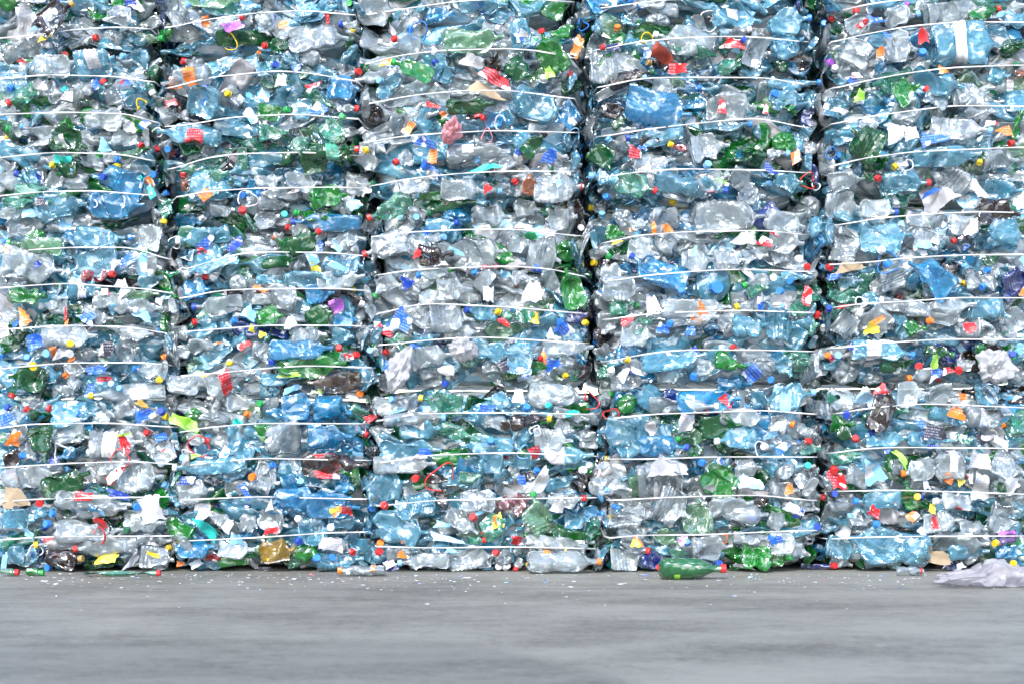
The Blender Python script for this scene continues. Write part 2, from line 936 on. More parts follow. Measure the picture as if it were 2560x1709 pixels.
C 1370 1420 y
B 1210 1450 800 1475 140 l b
E 170 1190 95 c
B 250 1290 460 1200 140 c -
C 360 1135 t
B 0 740 220 735 160 c o
B 220 970 365 900 90 c r
P 130 970 190 90 30 b
B 300 1020 480 960 110 e -
B 270 1360 505 1415 110 c r
B 30 1350 270 1370 130 c -
C 30 345 b
C 610 1390 B
B 1870 1460 1530 1440 130 c w
B 1400 1500 1500 1480 110 G -
B 1760 900 1880 900 110 e -
B 2200 900 2349 880 150 l -
P 240 1530 170 100 -20 w
B 280 1490 470 1530 120 c -
B 560 1500 780 1420 160 c -
B 2230 780 2349 740 150 e -
B 1160 1180 1230 1080 130 c -
B 750 1200 1000 1300 160 c -
B 100 180 230 300 140 l -
B 2250 250 2349 300 160 c -
B 2150 330 2349 380 130 c -
B 1300 1320 1560 1350 110 c -
B 660 800 780 880 110 G -
B 300 760 450 860 120 c -
B 1080 180 1260 280 130 c -
B 1500 640 1850 750 110 l -
B 1740 220 1900 200 110 c -
B 380 430 480 330 140 c -
P 30 850 140 90 0 L
P 1450 1300 60 120 10 w
P 1660 1250 120 80 -35 o
P 1770 1270 90 80 30 y
P 600 140 120 70 30 r
K 0
B 1480 420 1240 290 130 g -
P 1590 370 90 220 30 t
B 1380 540 1650 500 150 b -
B 1420 260 1500 450 160 l -
P 770 330 130 130 -5 r
H 770 420 70 r
B 450 390 950 380 150 c -
B 700 500 285 485 90 c y
B 1050 490 593 520 110 c r
B 900 570 740 540 100 c b
B 360 600 635 620 160 n d
P 820 600 180 80 2 y
B 1090 620 1340 640 170 c -
B 1050 480 1330 470 110 c -
B 660 715 1210 690 70 e r FLOOR
F 265 550 40 l B
H 265 545 60 w
B 60 570 210 570 150 l -
B 210 710 320 700 60 g g FLOOR
B 10 710 130 705 60 p r FLOOR
C 375 695 b
B 1430 490 1300 510 70 G y
P 1020 620 60 170 -35 m
B 650 690 960 660 70 G -
C 410 255 b
C 370 335 b
B 20 310 260 320 160 l -
P 225 410 120 80 -20 L
P 1160 230 180 180 20 m
B 1690 620 1960 580 90 g -
C 985 380 G
B 1600 300 1800 330 110 c -
B 1850 330 1972 350 130 c -
B 1680 520 1960 540 120 c -
B 1520 670 1780 660 60 l -
P 1510 640 120 60 30 w
P 1390 640 60 60 0 o
C 1050 200 b
P 1560 240 150 140 15 w
P 1820 450 130 120 -5 L
B 150 280 430 210 90 l -
B 300 570 60 640 110 l -
B 420 690 640 670 60 l -
B 600 230 980 200 110 c -
B 950 310 1280 330 140 c -
B 1580 590 1700 600 50 r -
P 400 560 90 120 10 r
P 1180 570 120 40 -15 y
K 1
B 940 380 1330 400 270 l -
B 1100 200 1380 170 190 l -
B 50 600 310 540 190 y -
B 320 520 490 610 150 g -
C 325 465 B
B 540 510 745 535 140 c r
P 580 490 170 120 -10 w
C 465 600 b
C 585 590 b
B 470 630 830 610 120 l -
B 250 640 390 630 80 e -
B 980 690 655 695 90 c o FLOOR Lo
B 900 700 715 715 60 c w FLOOR
P 1030 690 120 80 -30 B
P 1030 640 100 70 30 w
B 1480 610 1110 630 110 c l
B 1480 660 1850 630 140 c -
P 1480 450 280 70 -8 l
C 945 550 r
C 1850 555 r
C 1675 285 r
C 955 490 o
C 890 205 b
C 985 190 r
B 1750 370 1900 300 180 e -
P 1860 310 90 120 10 y
B 1620 470 1760 460 60 e r
P 1790 410 120 50 -30 r
P 1440 340 130 60 -5 L
B 1470 250 1720 400 120 c -
B 330 380 600 360 170 l -
B 560 330 800 320 110 l -
C 330 300 w
C 575 360 w
B 20 280 250 350 160 c -
P 120 385 140 60 5 r
P 600 230 110 50 20 y
P 700 230 90 90 -10 r
P 60 680 120 40 0 k
E 1920 610 70 c
C 1870 700 w
C 1925 700 w
B 90 500 250 470 140 p -
B 860 560 960 640 110 l -
B 1000 560 1250 540 110 c -
B 1350 560 1600 540 110 l -
B 880 420 920 230 110 b -
B 1180 690 1440 660 90 c -
B 1700 640 1830 590 110 c -
P 1790 720 130 20 5 L
P 1510 540 130 40 0 L
B 130 190 240 240 110 b -
B 420 180 800 200 160 b -
B 1600 180 1900 150 160 c -
K 2
B 280 410 145 115 210 p g
B 400 290 600 300 130 l -
B 690 340 765 280 110 b y
B 610 420 735 365 110 c o
B 690 480 790 535 130 G n
B 830 480 1050 530 110 c r
P 965 475 110 80 -8 y
B 140 640 665 610 180 c o FLOOR Lo
B 630 640 755 675 100 B t
B 760 630 1020 620 170 c -
B 1010 610 1200 610 100 B -
B 1165 660 1610 702 160 D r FLOOR LG
B 1220 560 1350 560 90 e -
B 1390 540 1700 520 170 c -
B 1972 600 1720 580 170 g -
B 1680 690 1880 680 50 G -
P 1780 660 180 40 -10 m
B 1450 400 1440 140 190 p -
B 740 280 1090 300 260 c -
B 1130 200 1340 280 250 c -
B 1680 320 1530 365 70 l b
B 1540 220 1860 170 130 c -
B 1660 250 1972 270 150 c -
C 1590 645 B
C 1350 480 b
B 100 470 580 510 100 c -
P 400 510 50 60 5 y
P 40 460 120 80 -5 r
H 1635 445 35 o
B 20 690 130 670 60 n y
C 1135 670 r
B 1700 450 1972 450 100 c -
P 1320 460 100 60 30 v
P 360 200 120 130 -20 w
B 480 520 640 480 110 c -
B 30 200 120 130 140 R -
B 320 420 470 390 70 G -
B 20 540 180 530 100 c -
B 550 250 690 240 90 b b
B 850 240 790 200 70 b b
B 60 600 20 680 70 c r
B 620 540 660 440 80 G -
B 1200 540 1020 560 90 l -
P 1860 290 130 70 5 b
B 1150 380 1270 480 140 p -
B 820 400 1080 380 100 c -
P 60 640 80 50 30 L
K 3
B 1210 570 600 445 240 l w
B 450 510 720 560 150 l -
F 385 565 80 b -
B 200 540 310 560 120 c -
B 20 480 260 500 160 c -
P 60 450 130 90 15 b
B 0 600 165 605 130 g g
B 750 620 990 640 110 c -
B 480 610 650 650 70 c -
P 1300 590 270 110 -8 K
B 1280 480 1690 490 150 c -
B 1480 360 1720 370 120 c -
E 1620 600 100 c
B 1930 430 1745 490 90 v y
P 1840 400 180 40 5 v
B 1770 540 1972 560 110 b -
B 1000 690 1195 705 70 c n FLOOR
G 1650 735 640 190 m FLOOR
C 830 335 b
B 620 320 800 290 140 c -
B 860 290 1040 240 150 m -
B 1000 290 1200 300 130 c -
B 430 330 550 290 150 l -
P 820 240 130 80 -30 r
B 1200 330 1480 300 140 c -
B 1730 230 1920 260 140 c -
B 250 665 490 665 40 B -
P 1265 215 70 80 -20 y
B 700 660 740 600 70 G -
B 280 300 400 340 120 c -
B 0 280 150 330 130 c -
C 375 355 B
C 505 655 r
B 1860 620 1972 640 60 b -
C 1890 640 y
B 1350 650 1520 660 60 B -
P 1480 660 80 60 20 w
B 1700 330 1930 330 110 c -
B 1400 560 1700 540 110 l -
B 1780 160 1960 130 140 c -
P 190 210 140 70 -20 w
P 260 230 40 50 0 b
P 1190 390 80 50 -30 b
"""
N_BOTTLES, N_SCRAPS = 292, 150
SKY, SUN, SUN_ANGLE, EXPO, DENOISE = 0.15, 1.5, 10.0, 1.53, True
GLOSS, AMOUNT, OPK, TRANSL = 1.6, 0.42, 1.3, 0.55
import bpy, math, random
import numpy as np
from mathutils import Matrix, Vector, Euler

RS = np.random.RandomState(7)
rnd = random.Random(11)
scene = bpy.context.scene
col = scene.collection

# ------------------------------------------------------------------ frame of reference
S = 0.001908            # metres per source pixel on the bale wall
D = 6.7                 # camera to the wall face
HZ = 1090.0             # source row of the horizon (camera height)
BASE = 1428.0           # source row where the bales meet the floor
CAMZ = (BASE - HZ) * S
def wall(px, py, y=0.0):
    """source pixel -> point at depth y (y < 0 is nearer the camera)"""
    k = (D + y) / D
    return (px - 1280.0) * S * k, CAMZ + (HZ - py) * S * k
def floor_pt(px, py):
    f = D / S
    dist = f * CAMZ / (py - HZ)
    return (px - 1280.0) * dist / f, dist - D

# ------------------------------------------------------------------ nodes / materials
def new_mat(name):
    m = bpy.data.materials.new(name); m.use_nodes = True
    nt = m.node_tree; nt.nodes.clear()
    return m, nt, nt.nodes, nt.links
def N(nt, typ, **kw):
    n = nt.nodes.new(typ)
    for k, v in kw.items(): setattr(n, k, v)
    return n
def vmath(nt, op, a, b=None, scale=None):
    n = N(nt, 'ShaderNodeVectorMath', operation=op)
    for i, x in enumerate((a, b)):
        if x is None: continue
        if isinstance(x, (tuple, list)): n.inputs[i].default_value = x
        else: nt.links.new(x, n.inputs[i])
    if scale is not None:
        if isinstance(scale, (int, float)): n.inputs['Scale'].default_value = scale
        else: nt.links.new(scale, n.inputs['Scale'])
    return n.outputs[0]
def fmath(nt, op, a, b=None, c=None, clamp=False):
    n = N(nt, 'ShaderNodeMath', operation=op); n.use_clamp = clamp
    for i, x in enumerate((a, b, c)):
        if x is None: continue
        if isinstance(x, (int, float)): n.inputs[i].default_value = x
        else: nt.links.new(x, n.inputs[i])
    return n.outputs[0]
def ramp(nt, src, stops):
    r = N(nt, 'ShaderNodeValToRGB')
    el = r.color_ramp.elements
    while len(el) < len(stops): el.new(0.5)
    for e, (p, c) in zip(el, stops):
        e.position = p; e.color = (c, c, c, 1) if isinstance(c, (int, float)) else (*c, 1)
    nt.links.new(src, r.inputs[0])
    return r.outputs[0]

def crumple_group():
    """film crumple: facetted normals (a random tilt per cell, three cell sizes) and a crease mask"""
    g = bpy.data.node_groups.new('crumple', 'ShaderNodeTree')
    g.interface.new_socket('Amount', in_out='INPUT', socket_type='NodeSocketFloat')
    g.interface.new_socket('Normal', in_out='OUTPUT', socket_type='NodeSocketVector')
    g.interface.new_socket('Crease', in_out='OUTPUT', socket_type='NodeSocketFloat')
    gi = N(g, 'NodeGroupInput'); go = N(g, 'NodeGroupOutput')
    tc = N(g, 'ShaderNodeTexCoord'); oi = N(g, 'ShaderNodeObjectInfo'); geo = N(g, 'ShaderNodeNewGeometry')
    off = N(g, 'ShaderNodeCombineXYZ')
    for i in range(3): g.links.new(fmath(g, 'MULTIPLY', oi.outputs['Random'], 17.0 + 9 * i), off.inputs[i])
    P = vmath(g, 'ADD', tc.outputs['Object'], off.outputs[0])
    nz = N(g, 'ShaderNodeTexNoise'); nz.inputs['Scale'].default_value = 11.0; nz.inputs['Detail'].default_value = 2.0
    g.links.new(P, nz.inputs['Vector'])
    P = vmath(g, 'ADD', P, vmath(g, 'SCALE', vmath(g, 'SUBTRACT', nz.outputs['Color'], (0.5, 0.5, 0.5)), None, 0.09))
    P2 = vmath(g, 'MULTIPLY', P, (0.5, 1.0, 1.0)); P3 = vmath(g, 'MULTIPLY', P, (0.26, 1.0, 1.0))
    g.interface.new_socket('Glint', in_out='OUTPUT', socket_type='NodeSocketVector')
    tot = None; gt = None
    for sc, k, k2 in ((15.0, 1.1, .8), (36.0, .9, 1.6), (60.0, 0.35, 1.0)):
        v = N(g, 'ShaderNodeTexVoronoi'); v.inputs['Scale'].default_value = sc
        g.links.new(P3 if sc > 50 else P2, v.inputs['Vector'])
        t = vmath(g, 'SCALE', vmath(g, 'SUBTRACT', v.outputs['Color'], (0.5, 0.5, 0.5)), None, k)
        tot = t if tot is None else vmath(g, 'ADD', tot, t)
        t2 = vmath(g, 'SCALE', vmath(g, 'SUBTRACT', v.outputs['Color'], (0.5, 0.5, 0.5)), None, k2)
        gt = t2 if gt is None else vmath(g, 'ADD', gt, t2)
    tot = vmath(g, 'SCALE', tot, None, fmath(g, 'MULTIPLY', gi.outputs['Amount'], .6))
    nrm = vmath(g, 'NORMALIZE', vmath(g, 'ADD', geo.outputs['Normal'], tot))
    g.links.new(nrm, go.inputs['Normal'])
    gt = vmath(g, 'SCALE', gt, None, gi.outputs['Amount'])
    g.links.new(vmath(g, 'NORMALIZE', vmath(g, 'ADD', geo.outputs['Normal'], gt)), go.inputs['Glint'])
    ve = N(g, 'ShaderNodeTexVoronoi', feature='DISTANCE_TO_EDGE'); ve.inputs['Scale'].default_value = 30.0
    g.links.new(P2, ve.inputs['Vector'])
    nb = N(g, 'ShaderNodeTexNoise'); nb.inputs['Scale'].default_value = 14.0
    g.links.new(P, nb.inputs['Vector'])
    cr = fmath(g, 'SUBTRACT', 1.0, fmath(g, 'DIVIDE', ve.outputs['Distance'], 0.09, clamp=True), clamp=True)
    cr = fmath(g, 'MULTIPLY', cr, fmath(g, 'MULTIPLY_ADD', nb.outputs['Fac'], 3.0, -1.1, clamp=True), clamp=True)
    g.links.new(cr, go.inputs['Crease'])
    return g
CR = crumple_group()

def pet(name, trans, diff, opac, gloss=GLOSS, amount=AMOUNT, rough=0.15):
    opac = opac * OPK
    """thin clear PET: tinted straight-through light, a hazy scattering share and sharp film reflections"""
    m, nt, nd, lk = new_mat(name)
    cg = N(nt, 'ShaderNodeGroup'); cg.node_tree = CR; cg.inputs['Amount'].default_value = amount
    oi = N(nt, 'ShaderNodeObjectInfo')
    tr = N(nt, 'ShaderNodeBsdfTransparent'); tr.inputs[0].default_value = (*trans, 1)
    hs = N(nt, 'ShaderNodeHueSaturation'); hs.inputs['Color'].default_value = (*diff, 1)
    lk.new(fmath(nt, 'MULTIPLY_ADD', oi.outputs['Random'], 0.3, 0.8), hs.inputs['Value'])
    df = N(nt, 'ShaderNodeBsdfDiffuse'); lk.new(hs.outputs[0], df.inputs[0])
    tl = N(nt, 'ShaderNodeBsdfTranslucent'); lk.new(hs.outputs[0], tl.inputs[0])
    lk.new(cg.outputs['Normal'], df.inputs['Normal'])
    m1 = N(nt, 'ShaderNodeMixShader'); m1.inputs[0].default_value = TRANSL
    lk.new(df.outputs[0], m1.inputs[1]); lk.new(tl.outputs[0], m1.inputs[2])
    m2 = N(nt, 'ShaderNodeMixShader')
    lk.new(fmath(nt, 'MULTIPLY_ADD', cg.outputs['Crease'], 0.28, opac, clamp=True), m2.inputs[0])
    lk.new(tr.outputs[0], m2.inputs[1]); lk.new(m1.outputs[0], m2.inputs[2])
    gl = N(nt, 'ShaderNodeBsdfGlossy'); gl.inputs['Roughness'].default_value = rough
    gl.inputs['Color'].default_value = (0.95, 0.97, 1, 1)
    lk.new(cg.outputs['Glint'], gl.inputs['Normal'])
    lw = N(nt, 'ShaderNodeFresnel'); lw.inputs['IOR'].default_value = 1.57
    lk.new(cg.outputs['Normal'], lw.inputs['Normal'])
    fr = fmath(nt, 'MULTIPLY', lw.outputs[0], 1.9 * gloss, clamp=True)
    m3 = N(nt, 'ShaderNodeMixShader'); lk.new(fr, m3.inputs[0])
    lk.new(m2.outputs[0], m3.inputs[1]); lk.new(gl.outputs[0], m3.inputs[2])
    o = N(nt, 'ShaderNodeOutputMaterial'); lk.new(m3.outputs[0], o.inputs[0])
    return m

PET = {
 'c': pet('clear_plastic', (.95, .99, 1.0), (.77, .90, .965), .33),
 'l': pet('pale_blue_plastic', (.66, .95, 1.0), (.19, .68, .97), .34),
 'b': pet('blue_plastic', (.22, .74, 1.0), (.02, .46, .90), .38),
 'B': pet('deep_blue_plastic', (.05, .14, .62), (.015, .06, .42), .50),
 'g': pet('green_plastic', (.06, .68, .11), (.01, .42, .035), .46, GLOSS * .75),
 'G': pet('dark_green_plastic', (.012, .36, .07), (.004, .18, .038), .54, GLOSS * .6),
 'D': pet('bottle_green_plastic', (.02, .45, .10), (.004, .25, .055), .62, GLOSS * .8),
 'e': pet('emerald_plastic', (.30, .84, .62), (.08, .50, .32), .38),
 'p': pet('pale_green_plastic', (.58, .88, .64), (.28, .60, .34), .38),
 'n': pet('brown_plastic', (.20, .08, .04), (.036, .013, .006), .60, GLOSS * .7),
 'N': pet('amber_plastic', (.60, .45, .32), (.20, .12, .07), .42),
 'o': pet('orange_plastic', (.9, .42, .12), (.65, .19, .03), .5),
 'r': pet('red_plastic', (.75, .06, .05), (.52, .02, .02), .6),
 'R': pet('pink_plastic', (.95, .62, .64), (.72, .32, .36), .45),
 'm': pet('milky_plastic', (.9, .9, .93), (.76, .76, .80), .80, .7),
 'y': pet('yellow_plastic', (.95, .72, .10), (.75, .46, .02), .5),
 'v': pet('violet_plastic', (.5, .2, .75), (.30, .09, .52), .6),
 'k': pet('black_plastic', (.1, .1, .11), (.02, .02, .024), .75),
}
BODY_WORD = {'c': 'clear', 'l': 'pale blue', 'b': 'blue', 'B': 'deep blue', 'g': 'bright green', 'G': 'dark green', 'D': 'dark green', 'e': 'emerald tinted',
 'p': 'pale green', 'n': 'brown', 'N': 'amber', 'o': 'orange', 'r': 'red', 'R': 'pink', 'm': 'milky white', 'y': 'yellow', 'v': 'violet', 'k': 'black',
 't': 'turquoise', 'w': 'white', 'L': 'light blue', 'd': 'tan', 'K': 'brown paper', 'Q': 'dark red'}

SOLID = {'r': (.62, .025, .025), 'b': (.03, .22, .70), 'l': (.20, .48, .82), 'w': (.78, .78, .82), 'y': (.80, .56, .015), 'o': (.80, .19, .015),
 'g': (.02, .34, .07), 'k': (.015, .015, .017), 't': (.02, .46, .46), 'v': (.34, .08, .52), 'B': (.012, .06, .42), 'd': (.42, .28, .09),
 'G': (.01, .12, .05), 'p': (.10, .50, .18), 'R': (.75, .28, .36), 'm': (.75, .75, .78), 'c': (.7, .7, .72), 'n': (.2, .1, .05), 'e': (.1, .45, .35)}
def solid(name, rgb, rough=0.32):
    m, nt, nd, lk = new_mat(name)
    b = N(nt, 'ShaderNodeBsdfPrincipled'); o = N(nt, 'ShaderNodeOutputMaterial')
    tc = N(nt, 'ShaderNodeTexCoord'); nz = N(nt, 'ShaderNodeTexNoise'); nz.inputs['Scale'].default_value = 60
    lk.new(tc.outputs['Object'], nz.inputs['Vector'])
    mx = N(nt, 'ShaderNodeMix', data_type='RGBA'); mx.inputs[6].default_value = (*rgb, 1)
    mx.inputs[7].default_value = (*[c * .6 + .05 for c in rgb], 1)
    lk.new(fmath(nt, 'MULTIPLY_ADD', nz.outputs['Fac'], 1.6, -.65, clamp=True), mx.inputs[0])
    lk.new(mx.outputs[2], b.inputs['Base Color']); b.inputs['Roughness'].default_value = rough
    lk.new(b.outputs[0], o.inputs[0])
    return m
CAPM = {k: solid(BODY_WORD.get(k, k).replace(' ', '_') + '_cap_plastic', v) for k, v in SOLID.items()}

LAB = {'w': (.56, .565, .59), 'r': (.60, .025, .03), 'b': (.02, .13, .58), 'B': (.012, .05, .34), 'L': (.26, .56, .82), 'y': (.78, .62, .06), 'o': (.80, .20, .02),
 'v': (.42, .12, .55), 't': (.03, .50, .46), 'G': (.28, .62, .05), 'k': (.03, .03, .045), 'K': (.40, .31, .21), 'Q': (.28, .045, .025), 'm': (.50, .51, .55),
 'd': (.62, .36, .02), 'l': (.40, .64, .86), 'c': (.66, .68, .7), 'e': (.1, .4, .28)}
def label_mat(name, rgb, alt, printed=True, rough=.35, amount=.35):
    """printed film or paper: rows of small print, a bar code block and a second ink"""
    m, nt, nd, lk = new_mat(name)
    b = N(nt, 'ShaderNodeBsdfPrincipled'); o = N(nt, 'ShaderNodeOutputMaterial')
    cg = N(nt, 'ShaderNodeGroup'); cg.node_tree = CR; cg.inputs['Amount'].default_value = amount
    lk.new(cg.outputs['Normal'], b.inputs['Normal'])
    colr = None
    if printed:
        tc = N(nt, 'ShaderNodeTexCoord'); oi = N(nt, 'ShaderNodeObjectInfo')
        sp = N(nt, 'ShaderNodeSeparateXYZ'); lk.new(tc.outputs['Object'], sp.inputs[0])
        row = fmath(nt, 'FRACT', fmath(nt, 'MULTIPLY', sp.outputs['Z'], 75.0))
        rowi = fmath(nt, 'FLOOR', fmath(nt, 'MULTIPLY', sp.outputs['Z'], 75.0))
        cb = N(nt, 'ShaderNodeCombineXYZ'); lk.new(fmath(nt, 'MULTIPLY', sp.outputs['X'], 210.0), cb.inputs[0]); lk.new(rowi, cb.inputs[1])
        wn = N(nt, 'ShaderNodeTexNoise'); wn.inputs['Scale'].default_value = 1.0; lk.new(cb.outputs[0], wn.inputs['Vector'])
        txt = fmath(nt, 'MULTIPLY', fmath(nt, 'GREATER_THAN', wn.outputs['Fac'], .5), fmath(nt, 'LESS_THAN', row, .5))
        ad = N(nt, 'ShaderNodeVectorMath', operation='ADD'); lk.new(tc.outputs['Object'], ad.inputs[0])
        cr3 = N(nt, 'ShaderNodeCombineXYZ'); lk.new(fmath(nt, 'MULTIPLY', oi.outputs['Random'], 40.), cr3.inputs[0]); lk.new(cr3.outputs[0], ad.inputs[1])
        bl = N(nt, 'ShaderNodeTexNoise'); bl.inputs['Scale'].default_value = 16; lk.new(ad.outputs[0], bl.inputs['Vector'])
        txt = fmath(nt, 'MULTIPLY', txt, fmath(nt, 'GREATER_THAN', bl.outputs['Fac'], .47))
        bl2 = N(nt, 'ShaderNodeTexNoise'); bl2.inputs['Scale'].default_value = 9; lk.new(ad.outputs[0], bl2.inputs['Vector'])
        blob = fmath(nt, 'GREATER_THAN', bl2.outputs['Fac'], .58)
        m1 = N(nt, 'ShaderNodeMix', data_type='RGBA'); m1.inputs[6].default_value = (*rgb, 1); m1.inputs[7].default_value = (*alt, 1); lk.new(blob, m1.inputs[0])
        ink = tuple(.06 if sum(rgb) > 1.2 else .7 for _ in range(3)); ink = (ink[0], ink[1], ink[2] * 1.2)
        m2 = N(nt, 'ShaderNodeMix', data_type='RGBA'); lk.new(m1.outputs[2], m2.inputs[6]); m2.inputs[7].default_value = (*ink, 1)
        lk.new(fmath(nt, 'MULTIPLY', txt, .4), m2.inputs[0]); colr = m2.outputs[2]
        lk.new(colr, b.inputs['Base Color'])
    else:
        b.inputs['Base Color'].default_value = (*rgb, 1)
    b.inputs['Roughness'].default_value = rough
    lk.new(b.outputs[0], o.inputs[0])
    return m
ALT = {'w': (.55, .62, .80), 'r': (.75, .70, .70), 'b': (.70, .74, .82), 'B': (.6, .64, .75), 'L': (.75, .80, .86), 'y': (.75, .20, .05), 'o': (.85, .55, .40),
 'v': (.65, .45, .75), 't': (.05, .58, .50), 'G': (.45, .72, .12), 'k': (.6, .6, .62), 'K': (.36, .27, .18), 'Q': (.20, .03, .02), 'd': (.05, .04, .03), 'l': (.7, .8, .88),
 'm': (.70, .72, .80), 'c': (.7, .7, .7), 'e': (.5, .6, .3)}
LABM = {k: label_mat(BODY_WORD.get(k, k).replace(' ', '_') + '_print', v, ALT[k], k not in 'KQmtc', .75 if k in 'Kmw' else .3) for k, v in LAB.items()}

# ------------------------------------------------------------------ mesh builders
def grid_faces(n, m, wrap=True, base=0):
    i = np.arange(n - 1)[:, None]; j = np.arange(m if wrap else m - 1)[None, :]
    j2 = (j + 1) % m
    q = np.stack([i * m + j, i * m + j2, (i + 1) * m + j2, (i + 1) * m + j], -1).reshape(-1, 4)
    return q + base
def to_mesh(name, v, f, mats, mi=None, smooth=True):
    me = bpy.data.meshes.new(name)
    v = np.asarray(v, np.float32); f = np.asarray(f, np.int32)
    k = f.shape[1]
    me.vertices.add(len(v)); me.vertices.foreach_set('co', v.ravel())
    me.loops.add(f.size); me.loops.foreach_set('vertex_index', f.ravel())
    me.polygons.add(len(f)); me.polygons.foreach_set('loop_start', np.arange(len(f), dtype=np.int32) * k)
    me.polygons.foreach_set('loop_total', np.full(len(f), k, np.int32))
    for m in mats: me.materials.append(m)
    if mi is not None: me.polygons.foreach_set('material_index', np.asarray(mi, np.int32))
    me.polygons.foreach_set('use_smooth', np.full(len(f), smooth, bool))
    me.update(calc_edges=True); me.validate()
    return me
def link(name, me, parent=None, mat=None):
    o = bpy.data.objects.new(name, me); col.objects.link(o)
    if parent is not None: o.parent = parent
    if mat is not None: o.matrix_local = mat
    return o
def sstep(a, b, x):
    t = np.clip((x - a) / (b - a), 0, 1); return t * t * (3 - 2 * t)

def worley_push(v, cen, rs, n, amp, w):
    """push towards the axis along the borders of random cells: sharp ridges with sunk facets between"""
    lo, hi = v.min(0), v.max(0)
    s = lo + rs.rand(n, 3) * (hi - lo)
    d = np.linalg.norm(v[:, None, :] - s[None], axis=2); d.sort(axis=1)
    k = np.clip((d[:, 1] - d[:, 0]) / (0.35 * (hi - lo).max()), 0, 1)
    dirv = v - cen; dirv /= (np.linalg.norm(dirv, axis=1)[:, None] + 1e-6)
    return v - dirv * (amp * k * w)[:, None]

def bottle(rs, L, R, squash=.5, kind='soda', nL=40, nA=28, neck=True, crush=1.0, cap_r=.0185, sh=None):
    """a crushed bottle along +X (base at x=0, mouth at x=L), flattened along Y"""
    nb = 6
    t = np.concatenate([np.zeros(nb), np.linspace(0, 1, nL - nb)])
    rr = np.concatenate([np.linspace(.02, .9, nb), np.ones(nL - nb)])
    nr = cap_r * .80 / R
    prof = np.ones(nL)
    sh0 = .64 if kind != 'jug' else .74
    if sh: sh0 = sh
    ne = max(.86, 1 - .030 / L)
    prof *= 1 - (1 - nr) * sstep(sh0, ne, t) ** 1.35
    prof *= 1 - .10 * (1 - sstep(0, .05, t))
    if kind == 'waist': prof *= 1 - .16 * np.exp(-((t - .38) / .07) ** 2)
    if kind in ('water', 'jug'): 
        nr_ = 11 if kind == 'water' else 9
        prof *= 1 + .036 * np.cos(2 * math.pi * nr_ * t) * sstep(.05, .1, t) * (1 - sstep(.52, .64, t))
    if not neck: prof = np.where(t > .5, np.maximum(prof, .0), prof)
    th = np.linspace(0, 2 * math.pi, nA, endpoint=False)
    Rg = (prof * rr)[:, None] * R * np.ones(nA)[None]
    X = (t * L)[:, None] * np.ones(nA)[None]
    isb = (np.arange(nL) < nb + 1)[:, None]
    if kind in ('soda', 'waist'):
        ph = rs.rand() * 6
        petal = .5 + .5 * np.cos(5 * th + ph)
        X = np.where(isb, X - .30 * R * np.sin(np.pi * np.clip(np.concatenate([rr[:nb], np.ones(nL - nb)]), 0, 1))[:, None] * petal[None] ** .6, X)
        Rg *= 1 + .06 * (petal[None] - .5) * (1 - sstep(0, .12, t))[:, None]
    else:
        X = np.where(isb, X + .10 * R * (1 - rr[:, None]), X)
    if kind == 'jug':
        sq = (np.abs(np.cos(th)) ** 5 + np.abs(np.sin(th)) ** 5) ** (-1 / 5.)
        k = (1 - sstep(.62, .80, t))[:, None]
        Rg *= 1 + (sq[None] * .92 - 1) * k
    w_body = (1 - sstep(ne - .12, ne - .01, t))[:, None] * np.ones(nA)[None]
    # flattening, varying along the length (perimeter kept, so it widens)
    tt = t[:, None]
    s = squash * (1 + .35 * np.sin(2 * math.pi * (tt * (.6 + rs.rand()) + rs.rand())))
    if squash > .9: s = s * 0 + squash
    s = np.clip(s, .14, 1.0); s = 1 - (1 - s) * w_body
    wd = 1 + .42 * (1 - s) * w_body
    tw = (rs.rand() - .5) * 1.2 * tt
    cy, cz = np.cos(th[None] + tw), np.sin(th[None] + tw)
    Y = Rg * cy * s
    Z = Rg * cz * wd / (1 + .42 * (1 - squash))
    a1, a2, p1 = (rs.rand() - .5) * .22 * R * crush, (rs.rand() - .5) * .9 * R * crush, rs.rand() * 6
    cyv = a1 * np.sin(3 * tt + p1) * 1.0
    czv = a2 * ((tt - .45) ** 2 * 2.2)
    v = np.stack([X, Y + cyv, Z + czv], -1).reshape(-1, 3)
    cen = np.stack([X * 0 + tt * L, cyv + X * 0, czv + X * 0], -1).reshape(-1, 3)
    w = w_body.ravel()
    body_idx = np.where((w > .6) & (np.repeat(np.arange(nL), nA) > nb))[0]
    if crush > 0:
        for k in range(int(6 * crush)):
            i = body_idx[rs.randint(len(body_idx))]
            n = v[i] - cen[i]; n = n + (rs.rand(3) - .5) * np.array([1.2, .6, .6]) * np.linalg.norm(n) * 1.2
            if k < 3: n = np.array([(rs.rand() - .5) * .9, -1., (rs.rand() - .5) * .9])
            n /= np.linalg.norm(n) + 1e-9
            dep = R * (.05 + .22 * rs.rand() ** 1.3)
            dd = (v - (v[i] - n * dep)) @ n
            dd = np.where(dd > 0, dd, 0) * w
            dd = np.minimum(dd, R * .35) * np.exp(-((((v - v[i]) ** 2).sum(1)) / (1.5 * R) ** 2) ** 2)
            v = v - dd[:, None] * n[None] * (1.0 + .6 * rs.rand())
        v = worley_push(v, cen, rs, 12, .07 * R * crush, w)
        v = worley_push(v, cen, rs, 40, .025 * R * crush, w)
    f = grid_faces(nL, nA)
    neckc = v[-nA:].mean(0)
    nd = neckc - v[-5 * nA:-4 * nA].mean(0); nd /= np.linalg.norm(nd) + 1e-9
    # tube the last ring straight at the mouth
    return v, f, t, neckc, nd, (nL, nA)

